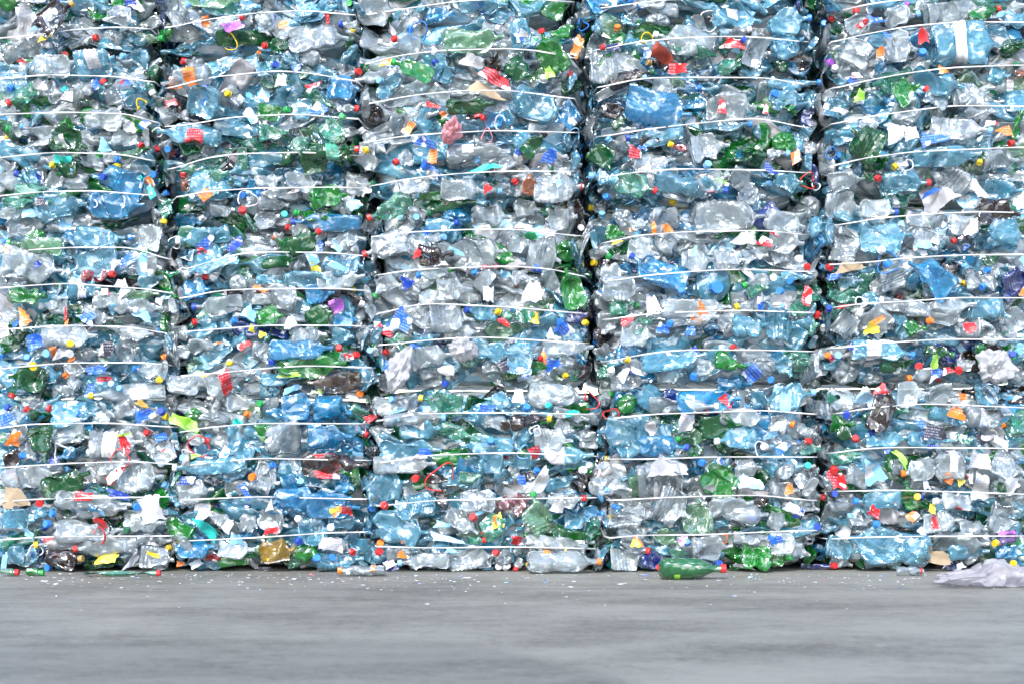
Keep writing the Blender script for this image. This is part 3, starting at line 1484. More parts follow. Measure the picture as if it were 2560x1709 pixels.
def cap_geo(r, h, n=20):
    """cap along +X from x=0 (skirt) to x=h: knurled skirt, bevelled top, tamper band below"""
    th = np.linspace(0, 2 * math.pi, n, endpoint=False)
    kn = 1 + .03 * np.cos(np.arange(n) * math.pi)
    rows = [(-.32 * h, 1.03), (-.12 * h, 1.03), (-.11 * h, .93), (-.02 * h, .93), (0, 1.0), (.86 * h, .98), (.97 * h, .93), (h, .86), (h * .97, .80), (h * .97, .40), (h * .972, .01)]
    v = []
    for i, (x, k) in enumerate(rows):
        kk = kn if i in (4, 5) else 1
        v.append(np.stack([np.full(n, x), r * k * kk * np.cos(th), r * k * kk * np.sin(th)], -1))
    return np.concatenate(v), grid_faces(len(rows), n)
CAPV, CAPF = cap_geo(1.0, .98)
CAPMESH = {}
def cap_mesh(c):
    if c not in CAPMESH: CAPMESH[c] = to_mesh('cap', CAPV, CAPF, [CAPM[c]], smooth=False)
    return CAPMESH[c]
def ring_geo(r, tube=.14, n=20, m=6, h=.35):
    th = np.linspace(0, 2 * math.pi, n, endpoint=False); ph = np.linspace(0, 2 * math.pi, m, endpoint=False)
    a, b = np.meshgrid(th, ph, indexing='ij')
    v = np.stack([h * np.sin(b), (1 + tube * np.cos(b)) * np.cos(a), (1 + tube * np.cos(b)) * np.sin(a)], -1).reshape(-1, 3) * r
    i = np.arange(n)[:, None]; j = np.arange(m)[None]
    f = np.stack([i * m + j, ((i + 1) % n) * m + j, ((i + 1) % n) * m + (j + 1) % m, i * m + (j + 1) % m], -1).reshape(-1, 4)
    return v, f
def frame_x(d, up=(0, -1, 0)):
    d = Vector(d).normalized(); z = d.cross(Vector(up))
    if z.length < 1e-4: z = d.cross(Vector((0, 0, 1)))
    z.normalize(); y = z.cross(d)
    return Matrix((d, y, z)).transposed()
def tube_geo(pts, r, n=6, flat=(1, 1)):
    pts = np.asarray(pts, float)
    T = np.gradient(pts, axis=0); T /= np.linalg.norm(T, axis=1)[:, None] + 1e-9
    up = np.array([0, 1., .02]); A = np.cross(T, up); A /= np.linalg.norm(A, axis=1)[:, None] + 1e-9
    B = np.cross(A, T)
    th = np.linspace(0, 2 * math.pi, n, endpoint=False) + math.pi / n
    v = pts[:, None] + r * (flat[0] * np.cos(th)[None, :, None] * A[:, None] + flat[1] * np.sin(th)[None, :, None] * B[:, None])
    return v.reshape(-1, 3), grid_faces(len(pts), n)

def scrap_geo(rs, w, h, rough=1.0, n=11, m=9):
    """a torn, creased piece of film or paper in the XZ plane, about Y=0"""
    u, q = np.meshgrid(np.linspace(-.5, .5, n), np.linspace(-.5, .5, m), indexing='ij')
    # torn outline
    cut = np.convolve(rs.rand(m + 2), [.3, .4, .3], 'valid'); cut2 = np.convolve(rs.rand(n + 2), [.3, .4, .3], 'valid')
    tap = 1 - .55 * rs.rand() * (q[0] + .5); tap2 = 1 - .55 * rs.rand() * (u[:, 0] + .5)
    ex = (tap * (.65 + .6 * cut))[None]; ez = (tap2 * (.65 + .6 * cut2))[:, None]
    x = u * w * ex + (rs.rand() - .5) * .35 * w * q
    z = q * h * ez + (rs.rand() - .5) * .35 * h * u
    x += (rs.rand(n, m) - .5) * .03 * w; z += (rs.rand(n, m) - .5) * .03 * h
    v = np.stack([x, np.zeros_like(x), z], -1).reshape(-1, 3)
    s = min(w, h)
    for k in range(6):
        a = rs.rand() * math.pi; nrm = np.array([math.cos(a), 0, math.sin(a)])
        p = v[rs.randint(len(v))]
        d = np.maximum((v - p) @ nrm, 0)
        v[:, 1] += d * (rs.rand() - .5) * 1.1 * rough
    v[:, 1] -= v[:, 1].mean()
    v[:, 1] = np.clip(v[:, 1], -.35 * s, .35 * s)
    return v, grid_faces(n, m, wrap=False)

def bag_geo(rs, w, h, d, nu=110, nv=64):
    """crumpled film bag: closed blob with deep folds"""
    th = np.linspace(0, 2 * math.pi, nu, endpoint=False); ph = np.linspace(.03, math.pi - .03, nv)
    P, T = np.meshgrid(ph, th, indexing='ij')
    k = 1 + .22 * np.sin(3 * T + rs.rand() * 6) * np.sin(P) + .16 * np.sin(5 * T + 4 * P + rs.rand() * 6) + .10 * np.sin(9 * T - 3 * P) + .05 * np.sin(21 * T + 5 * P + 2 * np.sin(3 * P)) + .04 * np.sin(13 * P + 4 * T) + .03 * np.sin(34 * T - 9 * P)
    v = np.stack([.5 * w * k * np.sin(P) * np.cos(T), .5 * d * k * np.sin(P) * np.sin(T), .5 * h * np.cos(P) * (1 + .12 * np.sin(4 * T))], -1).reshape(-1, 3)
    cen = v * 0
    v = worley_push(v, cen, rs, 26, .34 * min(w, h), np.ones(len(v)))
    v = worley_push(v, cen, rs, 110, .20 * min(w, h), np.ones(len(v)))
    return v, grid_faces(nv, nu)

# ------------------------------------------------------------------ bales: where they stand (display pixels, 2349 wide)
Kd = 2560 / 2349.
ROWB = [[1310, 905, 515, 105, -300], [1310, 908, 520, 110, -292], [1310, 885, 462, 35, -372], [1310, 882, 465, 25, -377], [1310, 880, 450, 25, -377]]
def lerp_tab(tab, y):
    for (y0, v0), (y1, v1) in zip(tab, tab[1:]):
        if y <= y1: return v0 + (v1 - v0) * (y - y0) / (y1 - y0)
    return tab[-1][1]
GAPC = [[(-400, -100), (1310, -100)], [(-400, 352), (0, 362), (400, 372), (520, 396), (900, 402), (1310, 410)], [(-400, 812), (0, 818), (400, 838), (520, 842), (900, 862), (1310, 846)],
        [(-400, 1325), (0, 1337), (400, 1350), (520, 1357), (900, 1375), (1310, 1384)], [(-400, 1874), (0, 1880), (400, 1884), (900, 1887), (1310, 1890)], [(-400, 2412), (1310, 2412)]]
GAPW = [[6, 6, 6, 6], [4, 6, 7, 5], [1, 2, 2, 2], [7, 14, 18, 18], [11, 15, 21, 21], [6, 6, 6, 6]]
NC, NR = 5, 4
BALE = {}
for c in range(NC):
    for r in range(NR):
        yb, yt = ROWB[c][r], ROWB[c][r + 1]
        ym = (yb + yt) / 2
        xl = lerp_tab(GAPC[c], ym) + GAPW[c][r]; xr = lerp_tab(GAPC[c + 1], ym) - GAPW[c + 1][r]
        X0, Zb = wall(xl * Kd, yb * Kd); X1, Zt = wall(xr * Kd, yt * Kd)
        if r == 0: Zb = 0.0
        BALE[c, r] = dict(x0=X0, x1=X1, z0=Zb + (0.004 if r else 0), z1=Zt - .004, f=(rnd.random() - .5) * .03, mass=[])
SOFT = {(0, False), (1, True), (1, False), (2, True)}
def face_y(c, r, x, z):
    """depth of a bale's front face: bulging in the middle, rounded at its edges"""
    b = BALE[c, r]
    u = np.clip(abs((x - (b['x0'] + b['x1']) / 2) / ((b['x1'] - b['x0']) / 2)), 0, 1.05)
    w = np.clip(abs((z - (b['z0'] + b['z1']) / 2) / ((b['z1'] - b['z0']) / 2)), 0, 1.05)
    return b['f'] + (.045 if (c, x < (b['x0'] + b['x1']) / 2) in SOFT else .10) * u ** 8 + .085 * w ** 12 - .02 * (1 - w ** 2)
def bale_at(x, z):
    best, bd = (0, 0), 1e9
    for k, b in BALE.items():
        dx = max(b['x0'] - x, 0, x - b['x1']); dz = max(b['z0'] - z, 0, z - b['z1'])
        if dx + dz < bd: best, bd = k, dx + dz
    return best
STACK = ['leftmost stack', 'second stack', 'middle stack', 'fourth stack', 'rightmost stack']
TIER = ['ground bale', 'second bale up', 'third bale up', 'top bale']

# straps (display pixels)
ST = {
 (0, 3): [[(-95, 96), (100, 80), (150, 70), (270, 62), (345, 68)]],
 (0, 2): [[(-95, 192), (0, 183), (100, 172), (270, 176), (355, 190)], [(-95, 270), (0, 263), (150, 258), (300, 262), (362, 285)], [(-95, 376), (0, 362), (125, 350), (280, 354), (358, 372)], [(-95, 462), (0, 450), (100, 440), (220, 438), (362, 450)]],
 (0, 1): [[(-95, 585), (0, 578), (160, 568), (310, 568), (388, 598)], [(-95, 668), (60, 656), (150, 650), (360, 665), (396, 676)], [(-95, 762), (0, 756), (150, 746), (300, 750), (388, 766)], [(-95, 855), (0, 845), (150, 832), (330, 831), (390, 838)]],
 (0, 0): [[(-95, 995), (60, 972), (250, 969), (400, 979)], [(-95, 1078), (150, 1062), (300, 1057), (400, 1064)], [(-95, 1158), (0, 1150), (100, 1143), (395, 1138)], [(-95, 1244), (100, 1230), (395, 1228)]],
 (1, 3): [[(378, 66), (470, 46), (583, 31), (700, 24), (815, 36)]],
 (1, 2): [[(378, 206), (480, 178), (632, 163), (712, 168), (818, 188)], [(378, 292), (445, 285), (525, 270), (680, 262), (822, 274)], [(384, 392), (475, 362), (550, 353), (700, 350), (826, 358)], [(405, 455), (430, 447), (475, 440), (587, 432), (787, 430), (835, 434)]],
 (1, 1): [[(408, 622), (450, 611), (537, 584), (592, 578), (757, 580), (838, 588)], [(412, 686), (500, 667), (587, 663), (782, 662), (842, 668)], [(412, 762), (610, 746), (825, 747), (850, 752)], [(415, 862), (628, 843), (707, 838), (852, 843)]],
 (1, 0): [[(412, 992), (462, 981), (587, 970), (842, 971)], [(414, 1068), (587, 1050), (845, 1055)], [(414, 1146), (587, 1138), (840, 1144)], [(418, 1240), (587, 1232), (751, 1221), (838, 1219)]],
 (2, 3): [[(832, 36), (962, 16), (1050, 3), (1180, -4), (1318, 6)]],
 (2, 2): [[(838, 150), (900, 130), (1012, 116), (1174, 112), (1249, 119), (1318, 136)], [(848, 240), (885, 230), (962, 217), (1060, 209), (1174, 208), (1318, 228)], [(848, 328), (912, 314), (1000, 307), (1137, 300), (1326, 305)], [(850, 430), (892, 418), (975, 406), (1087, 396), (1174, 393), (1330, 394)]],
 (2, 1): [[(852, 545), (937, 533), (1062, 527), (1179, 526), (1336, 543)], [(864, 634), (887, 627), (975, 617), (1174, 611), (1274, 618), (1340, 637)], [(868, 722), (937, 702), (987, 696), (1174, 705), (1342, 720)], [(870, 792), (1000, 778), (1124, 773), (1345, 788)]],
 (2, 0): [[(866, 966), (950, 949), (1050, 946), (1174, 946), (1368, 950)], [(866, 1062), (975, 1043), (1174, 1037), (1370, 1046)], [(864, 1160), (1000, 1146), (1370, 1140)], [(862, 1252), (980, 1256), (1170, 1253), (1374, 1258)]],
 (3, 3): [[(1362, 22), (1500, 2), (1700, -8), (1852, -2)]],
 (3, 2): [[(1366, 118), (1450, 98), (1550, 88), (1657, 84), (1741, 86), (1858, 98)], [(1370, 204), (1420, 190), (1487, 179), (1554, 178), (1761, 179), (1858, 198)], [(1372, 316), (1462, 300), (1574, 286), (1732, 271), (1761, 275), (1858, 296)], [(1375, 410), (1450, 396), (1559, 388), (1761, 391), (1862, 398)]],
 (3, 1): [[(1384, 560), (1449, 542), (1574, 532), (1761, 529), (1866, 542)], [(1384, 648), (1474, 633), (1599, 622), (1699, 618), (1870, 624)], [(1384, 735), (1449, 725), (1511, 718), (1706, 712), (1870, 718)], [(1394, 830), (1474, 812), (1561, 802), (1761, 803), (1870, 806)]],
 (3, 0): [[(1396, 960), (1494, 949), (1649, 944), (1761, 940), (1874, 950)], [(1398, 1052), (1494, 1052), (1624, 1047), (1874, 1047)], [(1400, 1147), (1524, 1140), (1739, 1134), (1874, 1148)], [(1400, 1234), (1451, 1227), (1621, 1225), (1761, 1219), (1874, 1215)]],
 (4, 3): [[(1910, 30), (2000, 8), (2150, -8), (2390, -10)]],
 (4, 2): [[(1908, 100), (1941, 89), (1991, 78), (2089, 60), (2200, 51), (2400, 52)], [(1908, 206), (1954, 193), (2069, 170), (2174, 156), (2324, 150), (2400, 152)], [(1908, 288), (1961, 273), (2086, 255), (2186, 243), (2349, 244), (2400, 247)], [(1908, 384), (1966, 366), (2099, 348), (2331, 339), (2400, 338)]],
 (4, 1): [[(1904, 520), (2021, 500), (2136, 491), (2249, 486), (2400, 490)], [(1904, 608), (2004, 601), (2081, 592), (2211, 585), (2400, 584)], [(1904, 708), (1961, 698), (2086, 691), (2199, 683), (2400, 684)], [(1904, 800), (2000, 788), (2161, 778), (2400, 778)]],
 (4, 0): [[(1904, 952), (1941, 943), (2011, 933), (2111, 925), (2349, 934), (2400, 938)], [(1904, 1040), (1961, 1030), (2049, 1025), (2304, 1027), (2400, 1030)], [(1902, 1126), (2061, 1123), (2349, 1132), (2400, 1134)], [(1904, 1236), (1957, 1232), (2118, 1229), (2400, 1228)]],
}
def strap_z(c, r, k, px):  # source pixel row of strap k at source column px
    t = ST[c, r][k]; xs = [p[0] * Kd for p in t]; ys = [p[1] * Kd for p in t]
    return float(np.interp(px, xs, ys))

m_strap, nt, nd, lk = new_mat('white_strap')
b_ = N(nt, 'ShaderNodeBsdfPrincipled'); o_ = N(nt, 'ShaderNodeOutputMaterial')
tc_ = N(nt, 'ShaderNodeTexCoord'); nz_ = N(nt, 'ShaderNodeTexNoise'); nz_.inputs['Scale'].default_value = 14; nz_.inputs['Detail'].default_value = 4
mp_ = N(nt, 'ShaderNodeMapping'); mp_.inputs['Scale'].default_value = (.4, 1, 9); lk.new(tc_.outputs['Object'], mp_.inputs[0]); lk.new(mp_.outputs[0], nz_.inputs['Vector'])
lk.new(ramp(nt, nz_.outputs['Fac'], [(.3, (.42, .42, .42)), (.6, (.70, .70, .72))]), b_.inputs['Base Color']); b_.inputs['Roughness'].default_value = .5
lk.new(b_.outputs[0], o_.inputs[0])

# the packed inside of a bale
m_core, nt, nd, lk = new_mat('packed_plastic')
tc_ = N(nt, 'ShaderNodeTexCoord'); cg_ = N(nt, 'ShaderNodeGroup'); cg_.node_tree = CR; cg_.inputs['Amount'].default_value = 1.2
vo_ = N(nt, 'ShaderNodeTexVoronoi'); vo_.inputs['Scale'].default_value = 13
nz_ = N(nt, 'ShaderNodeTexNoise'); nz_.inputs['Scale'].default_value = 8; lk.new(tc_.outputs['Object'], nz_.inputs['Vector'])
lk.new(vmath(nt, 'ADD', vmath(nt, 'MULTIPLY', tc_.outputs['Object'], (.7, 1, 1.4)), vmath(nt, 'SCALE', nz_.outputs['Color'], None, .12)), vo_.inputs['Vector'])
sx_ = N(nt, 'ShaderNodeSeparateXYZ'); lk.new(vo_.outputs['Color'], sx_.inputs[0])
rp_ = N(nt, 'ShaderNodeValToRGB'); rp_.color_ramp.interpolation = 'CONSTANT'
cols_ = [(0, (.70, .72, .75)), (.24, (.36, .60, .76)), (.44, (.78, .79, .81)), (.64, (.12, .45, .74)), (.72, (.05, .34, .14)), (.78, (.45, .66, .78)), (.93, (.12, .12, .13)), (.95, (.80, .80, .83))]
el = rp_.color_ramp.elements
while len(el) < len(cols_): el.new(.5)
for e, (p, c_) in zip(el, cols_): e.position = p; e.color = (*c_, 1)
lk.new(sx_.outputs[0], rp_.inputs[0])
b_ = N(nt, 'ShaderNodeBsdfPrincipled'); o_ = N(nt, 'ShaderNodeOutputMaterial')
lk.new(rp_.outputs[0], b_.inputs['Base Color']); b_.inputs['Roughness'].default_value = .18; lk.new(cg_.outputs['Normal'], b_.inputs['Normal']); lk.new(b_.outputs[0], o_.inputs[0])

DEPTH = 1.1
def film_mat(name, rgb, op=.8):
    m, nt, nd, lk = new_mat(name)
    cg = N(nt, 'ShaderNodeGroup'); cg.node_tree = CR; cg.inputs['Amount'].default_value = .5
    df = N(nt, 'ShaderNodeBsdfDiffuse'); df.inputs[0].default_value = (*rgb, 1); lk.new(cg.outputs['Normal'], df.inputs['Normal'])
    tl = N(nt, 'ShaderNodeBsdfTranslucent'); tl.inputs[0].default_value = (*rgb, 1); tr = N(nt, 'ShaderNodeBsdfTransparent')
    gl = N(nt, 'ShaderNodeBsdfGlossy'); gl.inputs['Roughness'].default_value = .25; lk.new(cg.outputs['Glint'], gl.inputs['Normal'])
    a = N(nt, 'ShaderNodeMixShader'); a.inputs[0].default_value = .4; lk.new(df.outputs[0], a.inputs[1]); lk.new(tl.outputs[0], a.inputs[2])
    b = N(nt, 'ShaderNodeMixShader'); b.inputs[0].default_value = op; lk.new(tr.outputs[0], b.inputs[1]); lk.new(a.outputs[0], b.inputs[2])
    c = N(nt, 'ShaderNodeMixShader'); c.inputs[0].default_value = .04; lk.new(b.outputs[0], c.inputs[1]); lk.new(gl.outputs[0], c.inputs[2])
    o = N(nt, 'ShaderNodeOutputMaterial'); lk.new(c.outputs[0], o.inputs[0]); return m
BAGM = {'m': film_mat('milky_film', (.62, .63, .66)), 'R': film_mat('pink_film', (.80, .40, .44))}
BAGFLOOR = film_mat('lilac_film', (.60, .585, .64), .5)
def rounded_core(b, inset, n=26):
    """rounded block with an uneven packed surface; it swells until it touches its neighbours further back"""
    x0, x1, z0, z1 = b['x0'], b['x1'], b['z0'], b['z1']
    cx, cz, hx, hz = (x0 + x1) / 2, (z0 + z1) / 2, (x1 - x0) / 2, (z1 - z0) / 2
    ys = np.array([inset, inset + .03, inset + .09, inset + .2, inset + .35, .55, .8, DEPTH - .05, DEPTH])
    m = 96
    th = np.linspace(0, 2 * math.pi, m, endpoint=False)
    sup = (np.abs(np.cos(th)) ** 14 + np.abs(np.sin(th)) ** 14) ** (-1 / 14.)
    vs = []
    rs = np.random.RandomState(int(abs(cx * 100) + abs(cz) * 1000) % 9999)
    for i, y in enumerate(ys):
        k = [.0, .93, .985, 1.0, 1.0, 1.0, 1.0, 1.0, .9][i]
        sx = hx - .035 + (.075 if y > .5 else 0) ; sz = hz - .012
        jig = 1 + (rs.rand(m) - .5) * .012
        if i == 0:
            for q in (.0, .2, .4, .6, .8):
                vs.append(np.stack([cx + sup * np.cos(th) * sx * q, np.full(m, y) + (rs.rand(m) - .5) * .03, cz + sup * np.sin(th) * sz * q], -1))
            continue
        vs.append(np.stack([cx + sup * np.cos(th) * sx * k * jig, np.full(m, y) + (rs.rand(m) - .5) * .01, cz + sup * np.sin(th) * sz * k * jig], -1))
    vs.append(np.stack([np.full(m, cx), np.full(m, DEPTH), np.full(m, cz)], -1))
    v = np.concatenate(vs); v[:, 2] = np.maximum(v[:, 2], .002)
    return v, grid_faces(len(vs), m)

# ------------------------------------------------------------------ parse the survey of the wall
ITEMS = []
off = (0, 0); fac = 1.0
for ln in DATA.strip().split('\n'):
    p = ln.split()
    if p[0] == 'T': off = (640 * int(p[1]), 427 * int(p[2])); fac = 640 / 2349.; continue
    if p[0] == 'K': off = (640 * int(p[1]), 1200); fac = 640 / 1972.; continue
    px = lambda i: off[0] + float(p[i]) * fac
    py = lambda i: off[1] + float(p[i]) * fac
    d = dict(k=p[0], floor='FLOOR' in p, lab=next((q[1] for q in p[6:] if q[0] == 'L' and len(q) == 2), None))
    if p[0] == 'B': d.update(a=(px(1), py(2)), b=(px(3), py(4)), w=float(p[5]) * fac, c=p[6], cap=p[7])
    elif p[0] in 'EF': d.update(p=(px(1), py(2)), w=2 * float(p[3]) * fac, c=p[4], cap=p[5] if p[0] == 'F' else '-')
    elif p[0] == 'C': d.update(p=(px(1), py(2)), c=p[3])
    elif p[0] == 'P': d.update(p=(px(1), py(2)), w=float(p[3]) * fac, h=float(p[4]) * fac, ang=float(p[5]), c=p[6])
    elif p[0] == 'H': d.update(p=(px(1), py(2)), w=2 * float(p[3]) * fac, c=p[4])
    elif p[0] == 'G': d.update(p=(px(1), py(2)), w=float(p[3]) * fac, h=float(p[4]) * fac, c=p[5])
    if d['k'] == 'B':
        d['p'] = ((d['a'][0] + d['b'][0]) / 2, (d['a'][1] + d['b'][1]) / 2)
        d['len'] = math.hypot(d['a'][0] - d['b'][0], d['a'][1] - d['b'][1])
        if d['cap'] == '-': d['len'] = max(d['len'], d['w'] * 1.15)
        d['area'] = d['len'] * d['w']
    else: d['area'] = d.get('w', 20) * d.get('h', d.get('w', 20))
    x, z = wall(*d['p']); d['x'], d['z'] = x, z
    d['cr'] = bale_at(x, z)
    ITEMS.append(d)

bot = sorted([d for d in ITEMS if d['k'] in 'BEF'], key=lambda d: (-d['floor'], -d['area']))
for i, d in enumerate(bot): d['thing'] = i < N_BOTTLES
scr = sorted([d for d in ITEMS if d['k'] == 'P'], key=lambda d: -d['area'])
for i, d in enumerate(scr): d['thing'] = i < N_SCRAPS
for d in ITEMS:
    if d['k'] in 'CHG': d['thing'] = True

# ------------------------------------------------------------------ labels that single each thing out
KINDW = {'B': 'bottle', 'E': 'bottle', 'F': 'bottle', 'C': 'bottle cap', 'P': 'scrap', 'H': 'carrier handle', 'G': 'film bag'}
CAPW = {'r': 'red', 'b': 'blue', 'l': 'pale blue', 'w': 'white', 'y': 'yellow', 'o': 'orange', 'g': 'green', 'k': 'black', 't': 'turquoise', 'v': 'violet', 'B': 'navy', 'd': 'gold', 'G': 'dark green', 'p': 'light green', 'R': 'pink', 'c': 'clear'}
LABW = {'w': 'white', 'r': 'red', 'b': 'blue', 'B': 'navy', 'L': 'light blue', 'y': 'yellow', 'o': 'orange', 'v': 'violet', 't': 'turquoise', 'G': 'lime green', 'k': 'black', 'K': 'brown paper', 'Q': 'dark red', 'm': 'milky', 'd': 'gold', 'l': 'pale blue', 'c': 'clear', 'e': 'green'}
def attrs(d):
    c, r = d['cr']; b = BALE[c, r]
    u = (d['x'] - b['x0']) / (b['x1'] - b['x0'])
    hor = ['far left', 'left', 'centre', 'right', 'far right'][int(np.clip(u * 5, 0, 4))]
    n = len(ST[c, r]); k = sum(1 for i in range(n) if strap_z(c, r, i, d['p'][0]) < d['p'][1])
    names = ['above top strap', 'under top strap', 'under second strap', 'under third strap', 'under lowest strap']
    band = names[k] if n == 4 else (['above its strap', 'under its strap'][k])
    place = (hor, band, TIER[r], STACK[c])
    if d['floor']: place = ('on concrete', 'before ' + TIER[0], '', STACK[c])
    if d['k'] in 'BEF':
        if d['k'] == 'E': look, ori = 'showing its round base', 'base'
        elif d['k'] == 'F': look, ori = 'pointing its neck out', 'neck'
        else:
            a = math.degrees(math.atan2(d['a'][1] - d['b'][1], d['b'][0] - d['a'][0])) % 180
            ori = 'level' if a < 22 or a > 158 else ('upright' if 60 < a < 120 else 'tilted')
            look = ori
        s = d['w'] / fac_ref
        size = 'broad' if d['area'] > 6500 else ('slim' if d['w'] < 32 else 'mid sized')
        cap = {'-': '', 'n': 'open neck'}.get(d['cap'], CAPW.get(d['cap'], '') + ' cap')
        return dict(kind='bottle', colour=BODY_WORD[d['c']], cap=cap, place=place, look=look, size=size)
    if d['k'] == 'P':
        a = d['ang']; ori = 'level' if abs(a) < 12 else ('rising' if a > 0 else 'falling')
        return dict(kind='torn label' if d['c'] not in 'Kmc' else 'torn sheet', colour=LABW[d['c']], cap='', place=place, look='', size='large' if d['area'] > 2200 else 'small')
    return dict(kind=KINDW[d['k']], colour=(CAPW if d['k'] in 'CH' else BODY_WORD)[d['c']], cap='', place=place, look='', size='')
fac_ref = 1.0
for d in ITEMS: d['at'] = attrs(d)
def compose(d, keys):
    a = d['at']; w = []
    if 'size' in keys and a['size']: w.append(a['size'])
    if 'look' in keys and a['look'] in ('level', 'tilted', 'upright'): w.append(a['look'])
    w.append(a['colour']); w.append(a['kind'])
    if 'look' in keys and a['look'].startswith(('showing', 'pointing')): w.append(a['look'])
    if a['cap']: w += ['with', a['cap']]
    hor, band, tier, st = a['place']
    s = ' '.join(w) + (', ' + hor + ' ' + band + ', ' + tier + ' of ' + st if tier else ', ' + hor + ' ' + band + ' of ' + st)
    if 'near' in d: s += ' ' + d['near']
    return s
def same(d, e, keys):
    a, b = d['at'], e['at']
    if a['kind'] != b['kind'] or a['colour'] != b['colour'] or a['place'] != b['place'] or a['cap'] != b['cap']: return False
    return all(a[k] == b[k] for k in keys)
byplace = {}
for d in ITEMS:
    if d['thing']: byplace.setdefault((d['at']['place'], d['at']['kind']), []).append(d)
for d in ITEMS:
    if not d['thing']: continue
    ot = [e for e in byplace[(d['at']['place'], d['at']['kind'])] if e is not d]
    for keys in ((), ('look',), ('size',), ('size', 'look')):
        if not any(same(d, e, keys) for e in ot): d['keys'] = keys; break
    else:
        d['keys'] = ('size', 'look')
        grp = [d] + [e for e in ot if same(d, e, d['keys'])]
        ys = [e['p'][1] for e in grp]; xs = [e['p'][0] for e in grp]
        nm = {2: 'two', 3: 'three', 4: 'four'}.get(len(grp), 'group')
        if max(ys) - min(ys) >= max(xs) - min(xs):
            o = sorted(grp, key=lambda e: e['p'][1]); w = ['upper', 'lower'] if len(grp) == 2 else ['highest', 'second highest', 'third highest', 'lowest']
        else:
            o = sorted(grp, key=lambda e: e['p'][0]); w = ['left', 'right'] if len(grp) == 2 else ['leftmost', 'second from left', 'third from left', 'rightmost']
        i = [k for k, e in enumerate(o) if e is d][0]
        if len(grp) == 3: w = [w[0], 'middle', w[3]]
        d['rank'] = w[min(i, len(w) - 1)]
    s = compose(d, d['keys'])
    if 'rank' in d: s = d['rank'] + ' ' + s
    s = s.replace(' of leftmost', ', leftmost').replace(' of second', ', second').replace(' of middle', ', middle').replace(' of fourth', ', fourth').replace(' of rightmost', ', rightmost') if len(s.split()) > 16 else s
    ws = s.split()
    if len(ws) > 16:
        s = s.replace('mid sized ', '').replace(' up,', ',').replace('showing its round base', 'base out').replace('pointing its neck out', 'neck out').replace(' with ', ' ')
    d['label'] = s
if True:
    seen = {}
    for d in ITEMS:
        if d['thing']: seen.setdefault(d['label'], []).append(d)
    print('LABELS', len(seen), 'dups', [k for k, v in seen.items() if len(v) > 1][:20], 'long', [d['label'] for d in ITEMS if d['thing'] and len(d['label'].split()) > 16][:10])

# ------------------------------------------------------------------ place the survey
def tag(o, label, cat, group=None, kind=None):
    if label: o['label'] = label
    if cat: o['category'] = cat
    if group: o['group'] = group
    if kind: o['kind'] = kind
GROUPS = {'B': 'crushed bottles pressed into the bales', 'E': 'crushed bottles pressed into the bales', 'F': 'crushed bottles pressed into the bales', 'C': 'bottle caps poking out of the bales',
          'P': 'torn labels caught in the bales', 'H': 'carrier handles poking out of the bales', 'G': 'film bags caught in the bales'}
MATL = {}   # material slots of the merged pieces
MLIST = []
def slot(m):
    if m.name not in MATL: MATL[m.name] = len(MLIST); MLIST.append(m)
    return MATL[m.name]
def to_mass(cr, v, f, M, mat):
    M = np.array(M); v = v @ M[:3, :3].T + M[:3, 3]
    BALE[cr]['mass'].append((v, f, slot(mat)))
def put_cap(parent, M0, neckc, nd, c, r, cr=None):
    R_ = frame_x(nd).to_4x4()
    M = Matrix.Translation(Vector(neckc)) @ R_ @ Matrix.Translation((-.25 * r, 0, 0)) @ Matrix.Diagonal((r, r, r, 1))
    if parent is not None: link('cap', cap_mesh(c), parent, M)
    else: to_mass(cr, CAPV, CAPF, M0 @ M, CAPM[c])

